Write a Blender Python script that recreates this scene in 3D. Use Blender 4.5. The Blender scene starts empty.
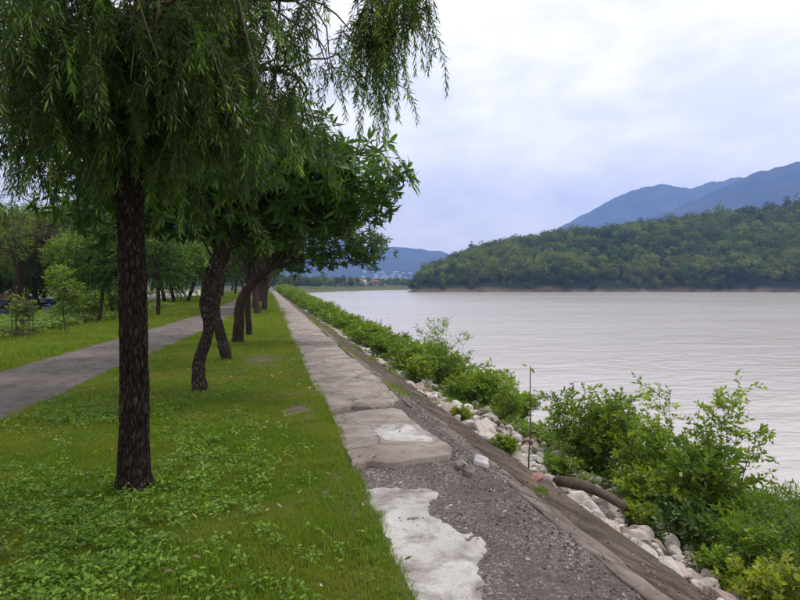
import bpy, math, numpy as np
from mathutils import Vector
R = math.radians
# ------------------------------------------------------------------ camera
sc = bpy.context.scene
YAW, PITCH, CAMZ, FPX = math.atan(133/600.), math.atan(16/600.), 1.6, 600.
cam = bpy.data.cameras.new('camera'); cam.sensor_width = 36; cam.angle = 2*math.atan(400/FPX)
cam.clip_start = .05; cam.clip_end = 60000
co = bpy.data.objects.new('camera', cam); sc.collection.objects.link(co)
co.location = (0, 0, CAMZ); co.rotation_euler = (math.pi/2-PITCH, 0, -YAW); sc.camera = co
# ------------------------------------------------------------------ sky, sun, exposure
SUN_EL, SUN_AZ = R(58), R(70)          # azimuth clockwise from +Y
w = bpy.data.worlds.new('World'); sc.world = w; w.use_nodes = True
def build_world():
    nt = w.node_tree; n = nt.nodes; l = nt.links; n.clear()
    out = n.new('ShaderNodeOutputWorld'); bg = n.new('ShaderNodeBackground'); bg.inputs[1].default_value = .1
    sky = n.new('ShaderNodeTexSky'); sky.sky_type = 'NISHITA'; sky.sun_disc = False
    sky.sun_elevation = SUN_EL; sky.sun_rotation = SUN_AZ; sky.dust_density = 2.5
    tc = n.new('ShaderNodeTexCoord')
    sep = n.new('ShaderNodeSeparateXYZ'); l.new(tc.outputs['Generated'], sep.inputs[0])
    # height above the horizon drives the thickness of the overcast layer, everywhere alike
    mp = n.new('ShaderNodeMapping'); mp.inputs['Scale'].default_value = (1, 1, 2.2); mp.inputs['Location'].default_value = (.35, .1, .2)
    l.new(tc.outputs['Generated'], mp.inputs[0])
    n1 = n.new('ShaderNodeTexNoise'); n1.inputs['Scale'].default_value = 4.2; n1.inputs['Detail'].default_value = 8; n1.inputs['Roughness'].default_value = .58; n1.inputs['Distortion'].default_value = .15
    l.new(mp.outputs[0], n1.inputs['Vector'])
    el = n.new('ShaderNodeValToRGB'); l.new(sep.outputs['Z'], el.inputs[0])
    r = el.color_ramp; r.elements[0].position = 0.; r.elements[0].color = (9.1, 7.95, 7.0, 1)
    e = r.elements.new(.10); e.color = (9.5, 8.5, 7.6, 1)
    e = r.elements.new(.24); e.color = (9.0, 8.5, 8.0, 1)
    r.elements[-1].position = .6; r.elements[-1].color = (8.7, 8.45, 8.3, 1)
    cr = n.new('ShaderNodeValToRGB'); n2_ = n.new('ShaderNodeTexNoise'); n2_.inputs['Scale'].default_value = 11; n2_.inputs['Detail'].default_value = 8; n2_.inputs['Roughness'].default_value = .55; n2_.inputs['Distortion'].default_value = .4; l.new(mp.outputs[0], n2_.inputs['Vector'])
    ad = n.new('ShaderNodeMath'); ad.operation = 'MULTIPLY_ADD'; l.new(n2_.outputs['Fac'], ad.inputs[0]); ad.inputs[1].default_value = .38; ad.inputs[2].default_value = -.19
    sm = n.new('ShaderNodeMath'); l.new(n1.outputs['Fac'], sm.inputs[0]); l.new(ad.outputs[0], sm.inputs[1]); l.new(sm.outputs[0], cr.inputs[0])
    r = cr.color_ramp; r.elements[0].position = .36; r.elements[0].color = (.84, .86, .92, 1)
    r.elements[1].position = .62; r.elements[1].color = (1.12, 1.11, 1.08, 1)
    mul = n.new('ShaderNodeMixRGB'); mul.blend_type = 'MULTIPLY'; mul.inputs[0].default_value = 1
    l.new(el.outputs[0], mul.inputs[1]); l.new(cr.outputs[0], mul.inputs[2])
    mx = n.new('ShaderNodeMixRGB'); mx.inputs[0].default_value = .93
    l.new(sky.outputs[0], mx.inputs[1]); l.new(mul.outputs[0], mx.inputs[2])
    l.new(mx.outputs[0], bg.inputs[0]); l.new(bg.outputs[0], out.inputs[0])
build_world()
sl = bpy.data.lights.new('sun', 'SUN'); sl.energy = 1.5; sl.angle = R(10); sl.color = (1, .96, .9)
so = bpy.data.objects.new('sun', sl); sc.collection.objects.link(so)
sd = Vector((math.sin(SUN_AZ)*math.cos(SUN_EL), math.cos(SUN_AZ)*math.cos(SUN_EL), math.sin(SUN_EL)))
so.rotation_euler = sd.to_track_quat('Z', 'Y').to_euler()
vs = sc.view_settings; vs.view_transform = 'Standard'; vs.look = 'None'; vs.exposure = 0.75; vs.gamma = 1; vs.use_curve_mapping = False
cy = sc.cycles; cy.use_denoising = True; cy.max_bounces = 6; cy.diffuse_bounces = 3; cy.glossy_bounces = 2
cy.transmission_bounces = 3; cy.volume_bounces = 1; cy.transparent_max_bounces = 6; cy.sample_clamp_indirect = 6
try: cy.denoiser = 'OPENIMAGEDENOISE'
except Exception: pass
# ------------------------------------------------------------------ helpers
rng = np.random.default_rng(11)
A = np.array
FW = A([math.sin(YAW)*math.cos(PITCH), math.cos(YAW)*math.cos(PITCH), -math.sin(PITCH)])
RT = A([math.cos(YAW), -math.sin(YAW), 0.]); UP = np.cross(RT, FW); CP = A([0, 0, CAMZ])
def ray(u, v): return FW + RT*((u-400)/FPX) + UP*((300-v)/FPX)
def P(u, v, z=0.):                       # pixel -> point on a level surface
    r = ray(u, v); return CP + r*((z-CAMZ)/r[2])
def Pd(u, v, d): return CP + ray(u, v)*d # pixel + distance along the view
def Pxz(u, d, z):                        # column + distance + height
    p = CP + (FW*A([1, 1, 0]))*d/math.cos(PITCH) + RT*((u-400)/FPX)*d; p[2] = z; return p
CREST, TAN = 1.86, .47
def bank_z(x): return np.interp(x, [CREST, 2.98, 4.3, 9.5, 12], [0., -.5264, -.82, -3.66, -4.2])
def Pbank(u, v):
    r = ray(u, v); t = np.linspace(1, 60, 6000); q = CP+r*t[:, None]; k = np.argmax(q[:, 2] < bank_z(q[:, 0])); return q[k]
def nrm(v): return v/np.maximum(np.linalg.norm(v, axis=-1, keepdims=True), 1e-9)
def hsh(i, j, k, s):
    h = (i*374761393 + j*668265263 + k*2147483647 + s*974711) & 0xffffffff
    h = ((h ^ (h >> 13))*1274126177) & 0xffffffff
    return ((h ^ (h >> 16)) & 0xffffff)/float(0xffffff)
def vnoise(p, s=0):
    p = np.asarray(p, float); f = np.floor(p).astype(np.int64); t = p-f; t = t*t*(3-2*t); o = 0
    for a in (0, 1):
        for b in (0, 1):
            for c in (0, 1):
                wgt = (t[..., 0] if a else 1-t[..., 0])*(t[..., 1] if b else 1-t[..., 1])*(t[..., 2] if c else 1-t[..., 2])
                o = o + wgt*hsh(f[..., 0]+a, f[..., 1]+b, f[..., 2]+c, s)
    return o*2-1
def fbm(p, o=4, s=0):
    p = np.asarray(p, float); r = 0; a = .5
    for i in range(o): r = r + a*vnoise(p*2**i, s+i); a *= .5
    return r
def n2(x, y, f, o=3, s=0):
    x = np.asarray(x, float); y = np.asarray(y, float); x, y = np.broadcast_arrays(x, y)
    return fbm(np.stack([x*f, y*f, np.zeros_like(x)+.37], -1), o, s)
def mk(name, V, F, mat=None, parent=None, smooth=False, tint=None):
    """one mesh object from vertex array and one or more face arrays"""
    V = np.asarray(V, np.float32); Fs = F if isinstance(F, (list, tuple)) else [F]; Fs = [np.asarray(f, np.int32) for f in Fs if len(f)]
    me = bpy.data.meshes.new(name)
    me.vertices.add(len(V)); me.vertices.foreach_set('co', V.ravel())
    loops = np.concatenate([f.ravel() for f in Fs]); sizes = np.concatenate([np.full(len(f), f.shape[1], np.int32) for f in Fs])
    me.loops.add(len(loops)); me.loops.foreach_set('vertex_index', loops)
    me.polygons.add(len(sizes)); me.polygons.foreach_set('loop_start', np.concatenate([[0], np.cumsum(sizes)[:-1]]).astype(np.int32))
    if smooth: me.polygons.foreach_set('use_smooth', np.ones(len(sizes), bool))
    me.update(calc_edges=True); me.validate()
    if tint is not None:
        a = me.attributes.new('tint', 'FLOAT', 'FACE'); a.data.foreach_set('value', np.asarray(tint, np.float32))
    if mat: me.materials.append(mat)
    o = bpy.data.objects.new(name, me); sc.collection.objects.link(o)
    if parent is not None: o.parent = parent
    return o
def root(name, label, cat, loc=(0, 0, 0), group=None):
    o = bpy.data.objects.new(name, None); sc.collection.objects.link(o); o.location = [float(c) for c in loc]
    return tag(o, label, cat, group)
def tag(o, label, cat, group=None):
    o['label'] = label; o['category'] = cat
    if group: o['group'] = group
    return o
def struct(o, kind='structure'): o['kind'] = kind; return o
def copy_tree(o, parent=None):
    c = o.copy(); sc.collection.objects.link(c); c.parent = parent
    for ch in list(o.children): copy_tree(ch, c)
    return c
class Geo:
    def __init__(s): s.V = []; s.F = {}; s.n = 0
    def add(s, V, *Fs):
        for f in Fs:
            f = np.asarray(f); s.F.setdefault(f.shape[1], []).append(f+s.n)
        s.V.append(np.asarray(V, float)); s.n += len(V)
    def make(s, name, mat, parent=None, smooth=True):
        return mk(name, np.concatenate(s.V), [np.concatenate(f) for f in s.F.values()], mat, parent, smooth)
BOXF = A([[0, 3, 2, 1], [4, 5, 6, 7], [0, 1, 5, 4], [1, 2, 6, 5], [2, 3, 7, 6], [3, 0, 4, 7]])
def boxV(x0, x1, y0, y1, z0, z1): return A([[x0, y0, z0], [x1, y0, z0], [x1, y1, z0], [x0, y1, z0], [x0, y0, z1], [x1, y0, z1], [x1, y1, z1], [x0, y1, z1]], float)
def grid(xs, ys, zf):
    X, Y = np.meshgrid(xs, ys); Z = zf(X, Y); V = np.stack([X, Y, Z], -1).reshape(-1, 3)
    nx, ny = len(xs), len(ys); i = np.arange(nx-1)[None]+np.arange(ny-1)[:, None]*nx; i = i.ravel()
    return V, np.stack([i, i+1, i+1+nx, i+nx], -1)
def tube(pts, rad, seg=10, disp=None, cap=True):
    pts = np.asarray(pts, float); rad = np.asarray(rad, float); n = len(pts)
    T = nrm(np.gradient(pts, axis=0)); N = np.zeros_like(T); ref = A([1., 0, 0]) if abs(T[0][0]) < .8 else A([0, 1., 0])
    N[0] = nrm(ref-T[0]*ref.dot(T[0]))
    for i in range(1, n):
        v = N[i-1]-T[i]*N[i-1].dot(T[i]); N[i] = v/np.linalg.norm(v)
    B = np.cross(T, N); th = np.arange(seg)*2*math.pi/seg
    rr = rad[:, None]*np.ones(seg)[None]
    if disp is not None: rr = rr*disp(th, np.concatenate([[0], np.cumsum(np.linalg.norm(np.diff(pts, axis=0), axis=1))]))
    V = pts[:, None]+rr[..., None]*(N[:, None]*np.cos(th)[None, :, None]+B[:, None]*np.sin(th)[None, :, None])
    i = np.arange(seg)[None]+np.arange(n-1)[:, None]*seg; j = (np.arange(seg)+1)[None] % seg+np.arange(n-1)[:, None]*seg
    F = np.stack([i, j, j+seg, i+seg], -1).reshape(-1, 4); V = V.reshape(-1, 3)
    if cap:
        V = np.concatenate([V, pts[-1:]+T[-1:]*rad[-1]*.5]); k = np.arange(seg)+(n-1)*seg; k2 = (np.arange(seg)+1) % seg+(n-1)*seg
        return V, F, np.stack([k, k2, np.full(seg, n*seg)], -1)
    return V, F
def spline(ctrl, n):
    c = np.asarray(ctrl, float); c = np.concatenate([2*c[:1]-c[1:2], c, 2*c[-1:]-c[-2:-1]]); m = len(c)-3
    t = np.linspace(0, m-1e-6, n); k = t.astype(int); f = (t-k)[:, None]
    a, b, d, e = c[k], c[k+1], c[k+2], c[k+3]
    return .5*((2*b)+(-a+d)*f+(2*a-5*b+4*d-e)*f**2+(-a+3*b-3*d+e)*f**3)
def twigs(P0, P1, P2, r0, r2):           # many thin three-sided twigs at once
    n = len(P0); V = []; d = nrm(P2-P0); ref = np.where(np.abs(d[:, 2:3]) > .9, A([1., 0, 0]), A([0, 0, 1.]))
    a = nrm(np.cross(d, ref)); b = np.cross(d, a)
    for p, r in ((P0, r0), (P1, (r0+r2)/2), (P2, r2)):
        r = np.broadcast_to(np.asarray(r, float), (n,))[:, None]
        for k in range(3): V.append(p+r*(a*math.cos(k*2.094)+b*math.sin(k*2.094)))
    V = np.stack(V, 1).reshape(-1, 3); F = []
    for q in (0, 3):
        for k in range(3): F.append([q+k, q+(k+1) % 3, q+3+(k+1) % 3, q+3+k])
    return V, (A(F)[None]+(np.arange(n)*9)[:, None, None]).reshape(-1, 4)
class Leaves:
    def __init__(s): s.a = []
    def add(s, p, d, n, L, W, t):
        m = len(p); f = lambda x: np.broadcast_to(np.asarray(x, float), (m,))
        s.a.append((p, d, n, f(L), f(W), f(t)))
    def make(s, name, mat, parent, big=False, org=None):
        p, d, n, L, W, t = [np.concatenate(x) for x in zip(*s.a)]
        if org is not None: p = p-np.asarray(org)
        d = nrm(d); sv = nrm(np.cross(d, n)); n = np.cross(sv, d); L = L[:, None]; W = W[:, None]; m = len(p)
        if not big:
            V = np.stack([p, p+d*L*.42+sv*W*.5+n*W*.12, p+d*L, p+d*L*.42-sv*W*.5+n*W*.12], 1).reshape(-1, 3)
            return mk(name, V, (np.arange(4)[None]+np.arange(m)[:, None]*4), mat, parent, False, t)
        c = rng.uniform(.04, .22, (m, 1)); dr = lambda q: -n*L*c*q*q
        b = p; m1 = p+d*L*.36+dr(.36); m2 = p+d*L*.72+dr(.72); tp = p+d*L+dr(1.)
        V = np.stack([b, m1+sv*W*.46+n*W*.13, m2+sv*W*.36+n*W*.1, tp, m2-sv*W*.36+n*W*.1, m1-sv*W*.46+n*W*.13, m1, m2], 1).reshape(-1, 3)
        o = (np.arange(m)*8)[:, None, None]
        Ft = (A([[0, 1, 6], [0, 6, 5], [7, 2, 3], [7, 3, 4]])[None]+o).reshape(-1, 3); Fq = (A([[1, 2, 7, 6], [6, 7, 4, 5]])[None]+o).reshape(-1, 4)
        return mk(name, V, [Ft, Fq], mat, parent, False, np.concatenate([np.repeat(t, 4), np.repeat(t, 2)]))
def frames(ax):
    ax = nrm(ax); ref = np.where(np.abs(ax[:, 2:3]) > .85, A([1., 0, 0]), A([0, 0, 1.])); a = nrm(np.cross(ax, ref)); return ax, a, np.cross(ax, a)
def whorls(lv, S, ax, m, L, W, lo=45, hi=95, tb=None):
    ax, a, b = frames(ax); n = len(S); ph = rng.uniform(0, 6.28, (n, 1))+np.arange(m)[None]*2.4
    el = np.radians(rng.uniform(lo, hi, (n, m))); rad = a[:, None]*np.cos(ph)[..., None]+b[:, None]*np.sin(ph)[..., None]
    d = ax[:, None]*np.cos(el)[..., None]+rad*np.sin(el)[..., None]; d[..., 2] -= rng.uniform(.0, .55, (n, 1))
    up = ax[:, None]*np.sin(el)[..., None]-rad*np.cos(el)[..., None]+rng.normal(0, .25, d.shape)
    p = S[:, None]+ax[:, None]*rng.uniform(-.1, .06, (n, m, 1))*L*2
    sz = rng.uniform(.5, 1.15, (n, m))*rng.uniform(.7, 1.25, (n, 1)); t0 = rng.uniform(0, 1, (n, 1)) if tb is None else np.asarray(tb)[:, None]
    t = np.clip(t0+rng.normal(0, .16, (n, m)), 0, 1)
    lv.add(p.reshape(-1, 3), d.reshape(-1, 3), up.reshape(-1, 3), (L*sz).ravel(), (W*sz).ravel(), t.ravel())
def sprays(lv, S, ax, m, length, L, W, ang=58, tb=None):
    ax, a, b = frames(ax); n = len(S); f = (np.arange(m)+.5)/m
    ph = np.arange(m)[None]*math.pi+rng.normal(0, .7, (n, m)); rad = a[:, None]*np.cos(ph)[..., None]+b[:, None]*np.sin(ph)[..., None]
    el = np.radians(ang+rng.normal(0, 14, (n, m))); d = ax[:, None]*np.cos(el)[..., None]+rad*np.sin(el)[..., None]
    up = b[:, None]*.7+A([0, 0, .8])+rng.normal(0, .35, d.shape); ln = np.broadcast_to(np.asarray(length, float), (n,))[:, None]
    p = S[:, None]+ax[:, None]*(f[None]*ln)[..., None]; p[..., 2] -= (f[None]**2*ln*.15)
    sz = rng.uniform(.6, 1.1, (n, m)); t0 = rng.uniform(0, 1, (n, 1)) if tb is None else np.asarray(tb)[:, None]
    t = np.clip(t0+rng.normal(0, .15, (n, m))+.12*f[None], 0, 1)
    lv.add(p.reshape(-1, 3), d.reshape(-1, 3), up.reshape(-1, 3), (L*sz).ravel(), (W*sz).ravel(), t.ravel())
# ------------------------------------------------------------------ materials
class NT:
    def __init__(s, name):
        s.m = bpy.data.materials.new(name); s.m.use_nodes = True; s.n = s.m.node_tree.nodes; s.l = s.m.node_tree.links
        s.b = s.n['Principled BSDF']; s.out = s.n['Material Output']; s._pos = None
    def new(s, t): return s.n.new(t)
    def pos(s):
        if s._pos is None: s._pos = s.new('ShaderNodeNewGeometry').outputs['Position']
        return s._pos
    def scale(s, v):
        m = s.new('ShaderNodeMapping'); m.inputs['Scale'].default_value = v; s.l.new(s.pos(), m.inputs[0]); return m.outputs[0]
    def noise(s, sc_, det=5, rough=.55, vec=None, dist=0):
        t = s.new('ShaderNodeTexNoise'); t.inputs['Scale'].default_value = sc_; t.inputs['Detail'].default_value = det
        t.inputs['Roughness'].default_value = rough; t.inputs['Distortion'].default_value = dist; s.l.new(vec or s.pos(), t.inputs['Vector']); return t.outputs['Fac']
    def voro(s, sc_, feat='F1', vec=None, out='Distance'):
        t = s.new('ShaderNodeTexVoronoi'); t.feature = feat; t.inputs['Scale'].default_value = sc_; s.l.new(vec or s.pos(), t.inputs['Vector']); return t.outputs[out]
    def ramp(s, fac, stops):
        r = s.new('ShaderNodeValToRGB'); s.l.new(fac, r.inputs[0]); e = r.color_ramp.elements
        f = lambda c: (c, c, c, 1) if not isinstance(c, (tuple, list)) else tuple(c)+(1,)
        e[0].position, e[0].color = stops[0][0], f(stops[0][1]); e[1].position, e[1].color = stops[-1][0], f(stops[-1][1])
        for p, c in stops[1:-1]: q = e.new(p); q.color = f(c)
        return r.outputs[0]
    def mix(s, fac, a, b, mode='MIX'):
        m = s.new('ShaderNodeMixRGB'); m.blend_type = mode
        for k, v in ((0, fac), (1, a), (2, b)):
            if hasattr(v, 'is_linked'): s.l.new(v, m.inputs[k])
            elif k == 0: m.inputs[0].default_value = v
            else: m.inputs[k].default_value = tuple(v)+(1,)
        return m.outputs[0]
    def math(s, op, a, b=0.):
        m = s.new('ShaderNodeMath'); m.operation = op
        for k, v in ((0, a), (1, b)):
            if hasattr(v, 'is_linked'): s.l.new(v, m.inputs[k])
            else: m.inputs[k].default_value = v
        return m.outputs[0]
    def bump(s, h, dist=.01, st=1., nrm_=None):
        b = s.new('ShaderNodeBump'); b.inputs['Distance'].default_value = dist; b.inputs['Strength'].default_value = st
        s.l.new(h, b.inputs['Height'])
        if nrm_ is not None: s.l.new(nrm_, b.inputs['Normal'])
        return b.outputs[0]
    def done(s, col=None, rough=.8, bump=None, spec=.3):
        if col is not None:
            if hasattr(col, 'is_linked'): s.l.new(col, s.b.inputs['Base Color'])
            else: s.b.inputs['Base Color'].default_value = tuple(col)+(1,)
        if hasattr(rough, 'is_linked'): s.l.new(rough, s.b.inputs['Roughness'])
        else: s.b.inputs['Roughness'].default_value = rough
        s.b.inputs['Specular IOR Level'].default_value = spec
        if bump is not None: s.l.new(bump, s.b.inputs['Normal'])
        return s.m
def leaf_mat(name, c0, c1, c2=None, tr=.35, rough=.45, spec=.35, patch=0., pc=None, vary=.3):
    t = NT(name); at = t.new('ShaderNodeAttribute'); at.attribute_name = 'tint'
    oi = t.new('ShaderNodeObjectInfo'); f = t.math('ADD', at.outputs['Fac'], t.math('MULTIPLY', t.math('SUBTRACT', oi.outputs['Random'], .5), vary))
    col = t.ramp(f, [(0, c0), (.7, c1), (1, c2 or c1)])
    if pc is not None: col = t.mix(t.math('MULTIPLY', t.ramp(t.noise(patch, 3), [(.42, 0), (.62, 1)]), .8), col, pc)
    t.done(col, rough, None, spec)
    tb = t.new('ShaderNodeBsdfTranslucent'); t.l.new(t.mix(1., col, (1.5, 1.6, .55), 'MULTIPLY'), tb.inputs[0])
    ms = t.new('ShaderNodeMixShader'); ms.inputs[0].default_value = tr
    t.l.new(t.b.outputs[0], ms.inputs[1]); t.l.new(tb.outputs[0], ms.inputs[2]); t.l.new(ms.outputs[0], t.out.inputs[0]); return t.m
M = {}
M['bottlebrush'] = leaf_mat('bottlebrush_leaf', (.012, .028, .005), (.05, .105, .014), (.2, .31, .045), .36)  # inner crown shade put into the dark leaf tones; only tips stay light
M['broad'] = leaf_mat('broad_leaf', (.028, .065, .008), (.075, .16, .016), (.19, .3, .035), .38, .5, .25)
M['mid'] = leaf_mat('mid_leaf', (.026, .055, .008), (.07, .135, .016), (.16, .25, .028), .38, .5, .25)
M['olive'] = leaf_mat('olive_leaf', (.045, .055, .016), (.09, .1, .026), (.15, .145, .035), .3, .5)
M['young'] = leaf_mat('young_leaf', (.06, .105, .012), (.14, .21, .02), (.24, .3, .035), .42, .45)
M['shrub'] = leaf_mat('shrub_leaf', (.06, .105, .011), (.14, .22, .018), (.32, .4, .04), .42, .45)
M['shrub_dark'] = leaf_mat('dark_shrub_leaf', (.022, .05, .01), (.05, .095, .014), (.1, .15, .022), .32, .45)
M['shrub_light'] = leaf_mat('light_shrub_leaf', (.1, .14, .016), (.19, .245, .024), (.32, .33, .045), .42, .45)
M['mound'] = leaf_mat('mound_leaf', (.08, .135, .014), (.14, .22, .02), (.2, .28, .028), .4, .55)
M['grass'] = leaf_mat('grass_blade', (.075, .135, .013), (.155, .25, .02), (.3, .345, .05), .42, .55, .25, .9, (.225, .235, .04))
M['weed'] = leaf_mat('weed_leaf', (.075, .15, .014), (.155, .275, .021), (.26, .38, .035), .4, .5)
M['far'] = leaf_mat('far_leaf', (.018, .04, .008), (.06, .11, .015), (.17, .21, .03), .25, .6, .2, .012, (.13, .16, .02), vary=1.5)
M['far_lit'] = leaf_mat('lit_riverside_leaf', (.03, .05, .008), (.1, .14, .018), (.22, .25, .035), .25, .6, .2, .02, (.15, .17, .025), vary=1.2)  # brighter far leaf: light on the hill's lower front painted into the colour
M['dry'] = leaf_mat('dry_leaf', (.12, .07, .03), (.35, .26, .12), (.5, .45, .3), .2, .6)
def bark(name, c0, c1, f=1.):
    t = NT(name); v = t.scale((14*f, 14*f, 3*f)); h = t.noise(1., 8, .62, v, .6); h2 = t.noise(60*f, 4)
    col = t.mix(t.ramp(t.noise(3., 4), [(.35, 0), (.7, 1)]), t.ramp(h, [(.3, c0), (.7, c1)]), c1)
    return t.done(col, .92, t.bump(t.math('ADD', h, t.math('MULTIPLY', h2, .35)), .03, 1.), .15)
def bark_plates(name, c0, c1, c2, sc_=(34, 34, 9)):
    t = NT(name); wn = t.new('ShaderNodeTexNoise'); wn.inputs['Scale'].default_value = 9; t.l.new(t.pos(), wn.inputs['Vector'])
    va = t.new('ShaderNodeVectorMath'); va.operation = 'MULTIPLY_ADD'; t.l.new(wn.outputs['Color'], va.inputs[0]); va.inputs[1].default_value = (.06, .06, .1); t.l.new(t.pos(), va.inputs[2])
    mp = t.new('ShaderNodeMapping'); mp.inputs['Scale'].default_value = sc_; t.l.new(va.outputs[0], mp.inputs[0])
    e = t.voro(1., 'DISTANCE_TO_EDGE', mp.outputs[0]); h = t.ramp(e, [(0, 0), (.28, 1)]); g = t.noise(70, 5, .7); a = t.noise(5, 5)
    col = t.mix(h, c0, t.ramp(t.math('ADD', t.math('MULTIPLY', g, .6), t.math('MULTIPLY', a, .4)), [(.4, c1), (.62, c2)]))  # furrow shade and ridge highlights painted into the bark colour
    return t.done(col, .9, t.bump(t.math('ADD', h, t.math('MULTIPLY', g, .5)), .03, 1.), .2)
M['bark_plates'] = bark_plates('furrowed_plate_bark', (.008, .005, .004), (.03, .02, .015), (.1, .072, .055))
M['bark_knob'] = bark_plates('knobbly_plate_bark', (.016, .012, .009), (.045, .034, .027), (.15, .118, .092), (22, 22, 10))
M['bark'] = bark('furrowed_bark', (.008, .005, .004), (.05, .033, .024))
M['bark2'] = bark('knobbly_bark', (.018, .012, .009), (.075, .052, .038), 1.1)
M['bark3'] = bark('thin_bark', (.06, .045, .03), (.12, .09, .06), 2.)
M['twig'] = bark('green_brown_twig', (.07, .06, .035), (.13, .11, .06), 3.)
def m_ground():
    t = NT('turf_soil'); a = t.noise(.7, 5); b = t.noise(9, 5)
    soil = t.ramp(b, [(.3, (.05, .038, .022)), (.7, (.11, .085, .055))]); green = t.ramp(b, [(.25, (.05, .075, .01)), (.75, (.12, .155, .02))])
    at = t.new('ShaderNodeAttribute'); at.attribute_name = 'tint'
    col = t.mix(t.ramp(t.noise(.5, 5, .6), [(.36, 0.), (.56, .9)]), soil, green); col = t.mix(at.outputs['Fac'], col, t.ramp(b, [(.3, (.09, .065, .045)), (.7, (.17, .135, .1))]))
    return t.done(col, .95, t.bump(t.noise(35, 5), .02), .1)
M['turf'] = m_ground()
def m_road():
    t = NT('worn_asphalt'); a = t.noise(.9, 5); g = t.noise(140, 3); p = t.voro(90)
    col = t.ramp(a, [(.3, (.14, .115, .1)), (.7, (.27, .235, .21))]); col = t.mix(t.ramp(p, [(.1, .0), (.5, .35)]), col, (.12, .1, .09))
    col = t.mix(t.ramp(t.noise(4, 6, .7), [(.48, 0), (.64, .8)]), col, (.1, .077, .055))
    return t.done(col, .92, t.bump(t.math('ADD', t.math('ADD', g, p), t.math('MULTIPLY', t.noise(12, 5), 2.)), .012), .2)
M['road'] = m_road()
def m_conc(name, c0, c1, stain, amt, crack=.6, moss=0.):
    t = NT(name); a = t.noise(1.4, 7, .62); f = t.noise(38, 5, .7)
    col = t.ramp(t.math('ADD', t.math('MULTIPLY', a, .75), t.math('MULTIPLY', f, .25)), [(.34, c0), (.64, c1)])
    col = t.mix(t.math('MULTIPLY', t.ramp(t.noise(2.7, 7, .68, None, .6), [(.45, 0), (.62, 1)]), amt), col, stain)
    wv = t.new('ShaderNodeVectorMath'); wv.operation = 'MULTIPLY_ADD'
    nz = t.new('ShaderNodeTexNoise'); nz.inputs['Scale'].default_value = 4; t.l.new(t.pos(), nz.inputs['Vector'])
    t.l.new(nz.outputs['Color'], wv.inputs[0]); wv.inputs[1].default_value = (.35, .35, .35); t.l.new(t.pos(), wv.inputs[2])
    ck = t.ramp(t.voro(.9, 'DISTANCE_TO_EDGE', wv.outputs[0]), [(.0, 0.), (.012, 1.)])
    col = t.mix(t.math('MULTIPLY', t.math('SUBTRACT', 1., ck), crack), col, (.06, .045, .035))
    pit = t.ramp(t.voro(55), [(.05, 0), (.22, 1)]); col = t.mix(t.math('MULTIPLY', t.math('SUBTRACT', 1., pit), .3), col, (.07, .06, .05))
    if moss: col = t.mix(t.math('MULTIPLY', t.ramp(t.noise(1.1, 6), [(.5, 0), (.6, 1)]), moss), col, (.05, .06, .025))
    h = t.math('ADD', t.math('ADD', t.math('MULTIPLY', a, 2.), f), t.math('ADD', t.math('MULTIPLY', ck, .8 if crack else 0.), t.math('MULTIPLY', pit, .4)))
    return t.done(col, .88, t.bump(h, .012), .25)
M['slab'] = m_conc('path_concrete', (.22, .18, .155), (.38, .33, .295), (.15, .115, .09), .7)
M['patch'] = m_conc('pale_concrete', (.36, .33, .31), (.56, .535, .51), (.17, .14, .12), .85, .0)
M['revet'] = m_conc('stained_concrete', (.055, .034, .024), (.16, .115, .088), (.032, .02, .014), .9, .5, .2)
M['kerb'] = m_conc('worn_kerb_concrete', (.12, .09, .074), (.25, .205, .175), (.06, .04, .03), .9, .5)
def m_gravel():
    t = NT('gravel_bed'); v = t.voro(70, 'F1', None, 'Color'); d = t.voro(70); a = t.noise(1.6, 5)
    sp = t.new('ShaderNodeSeparateColor'); t.l.new(v, sp.inputs[0])
    col = t.ramp(sp.outputs[0], [(0, (.07, .055, .05)), (.6, (.15, .125, .115)), (.9, (.24, .21, .2)), (1, (.45, .42, .4))])
    col = t.mix(t.ramp(a, [(.38, .0), (.6, .75)]), col, (.085, .065, .055))
    return t.done(col, .9, t.bump(t.math('SUBTRACT', 1., d), .012), .25)
M['gravel'] = m_gravel()
def m_stone(name, cs, spec=.3):
    t = NT(name); oi = t.new('ShaderNodeObjectInfo'); col = t.ramp(oi.outputs['Random'], [(i/(len(cs)-1), c) for i, c in enumerate(cs)])
    tc = t.new('ShaderNodeTexCoord'); a = t.noise(6, 7, .65); col = t.mix(t.ramp(a, [(.42, 0), (.68, .55)]), col, (.16, .115, .09))
    col = t.mix(t.ramp(t.noise(1.7, 4), [(.58, 0), (.7, .5)]), col, (.11, .105, .06))
    return t.done(col, .85, t.bump(t.math('ADD', t.noise(24, 6, .7), a), .02), spec)
M['stone'] = m_stone('riprap_stone', [(.5, .43, .38), (.66, .61, .56), (.5, .4, .36), (.72, .68, .64), (.56, .5, .45), (.34, .23, .19), (.68, .64, .6)])
M['pebble'] = m_stone('gravel_stone', [(.09, .075, .07), (.18, .155, .15), (.07, .055, .05), (.34, .31, .3), (.13, .11, .1), (.62, .6, .58)])
M['pink'] = m_stone('pink_stone', [(.42, .22, .18), (.46, .25, .2)])
def m_bank():
    t = NT('bank_soil'); a = t.noise(1.2, 6); col = t.mix(t.ramp(a, [(.4, 0), (.6, 1)]), (.1, .075, .05), (.05, .075, .02))
    return t.done(col, .95, t.bump(t.noise(12, 6), .05), .1)
M['bank'] = m_bank()
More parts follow.
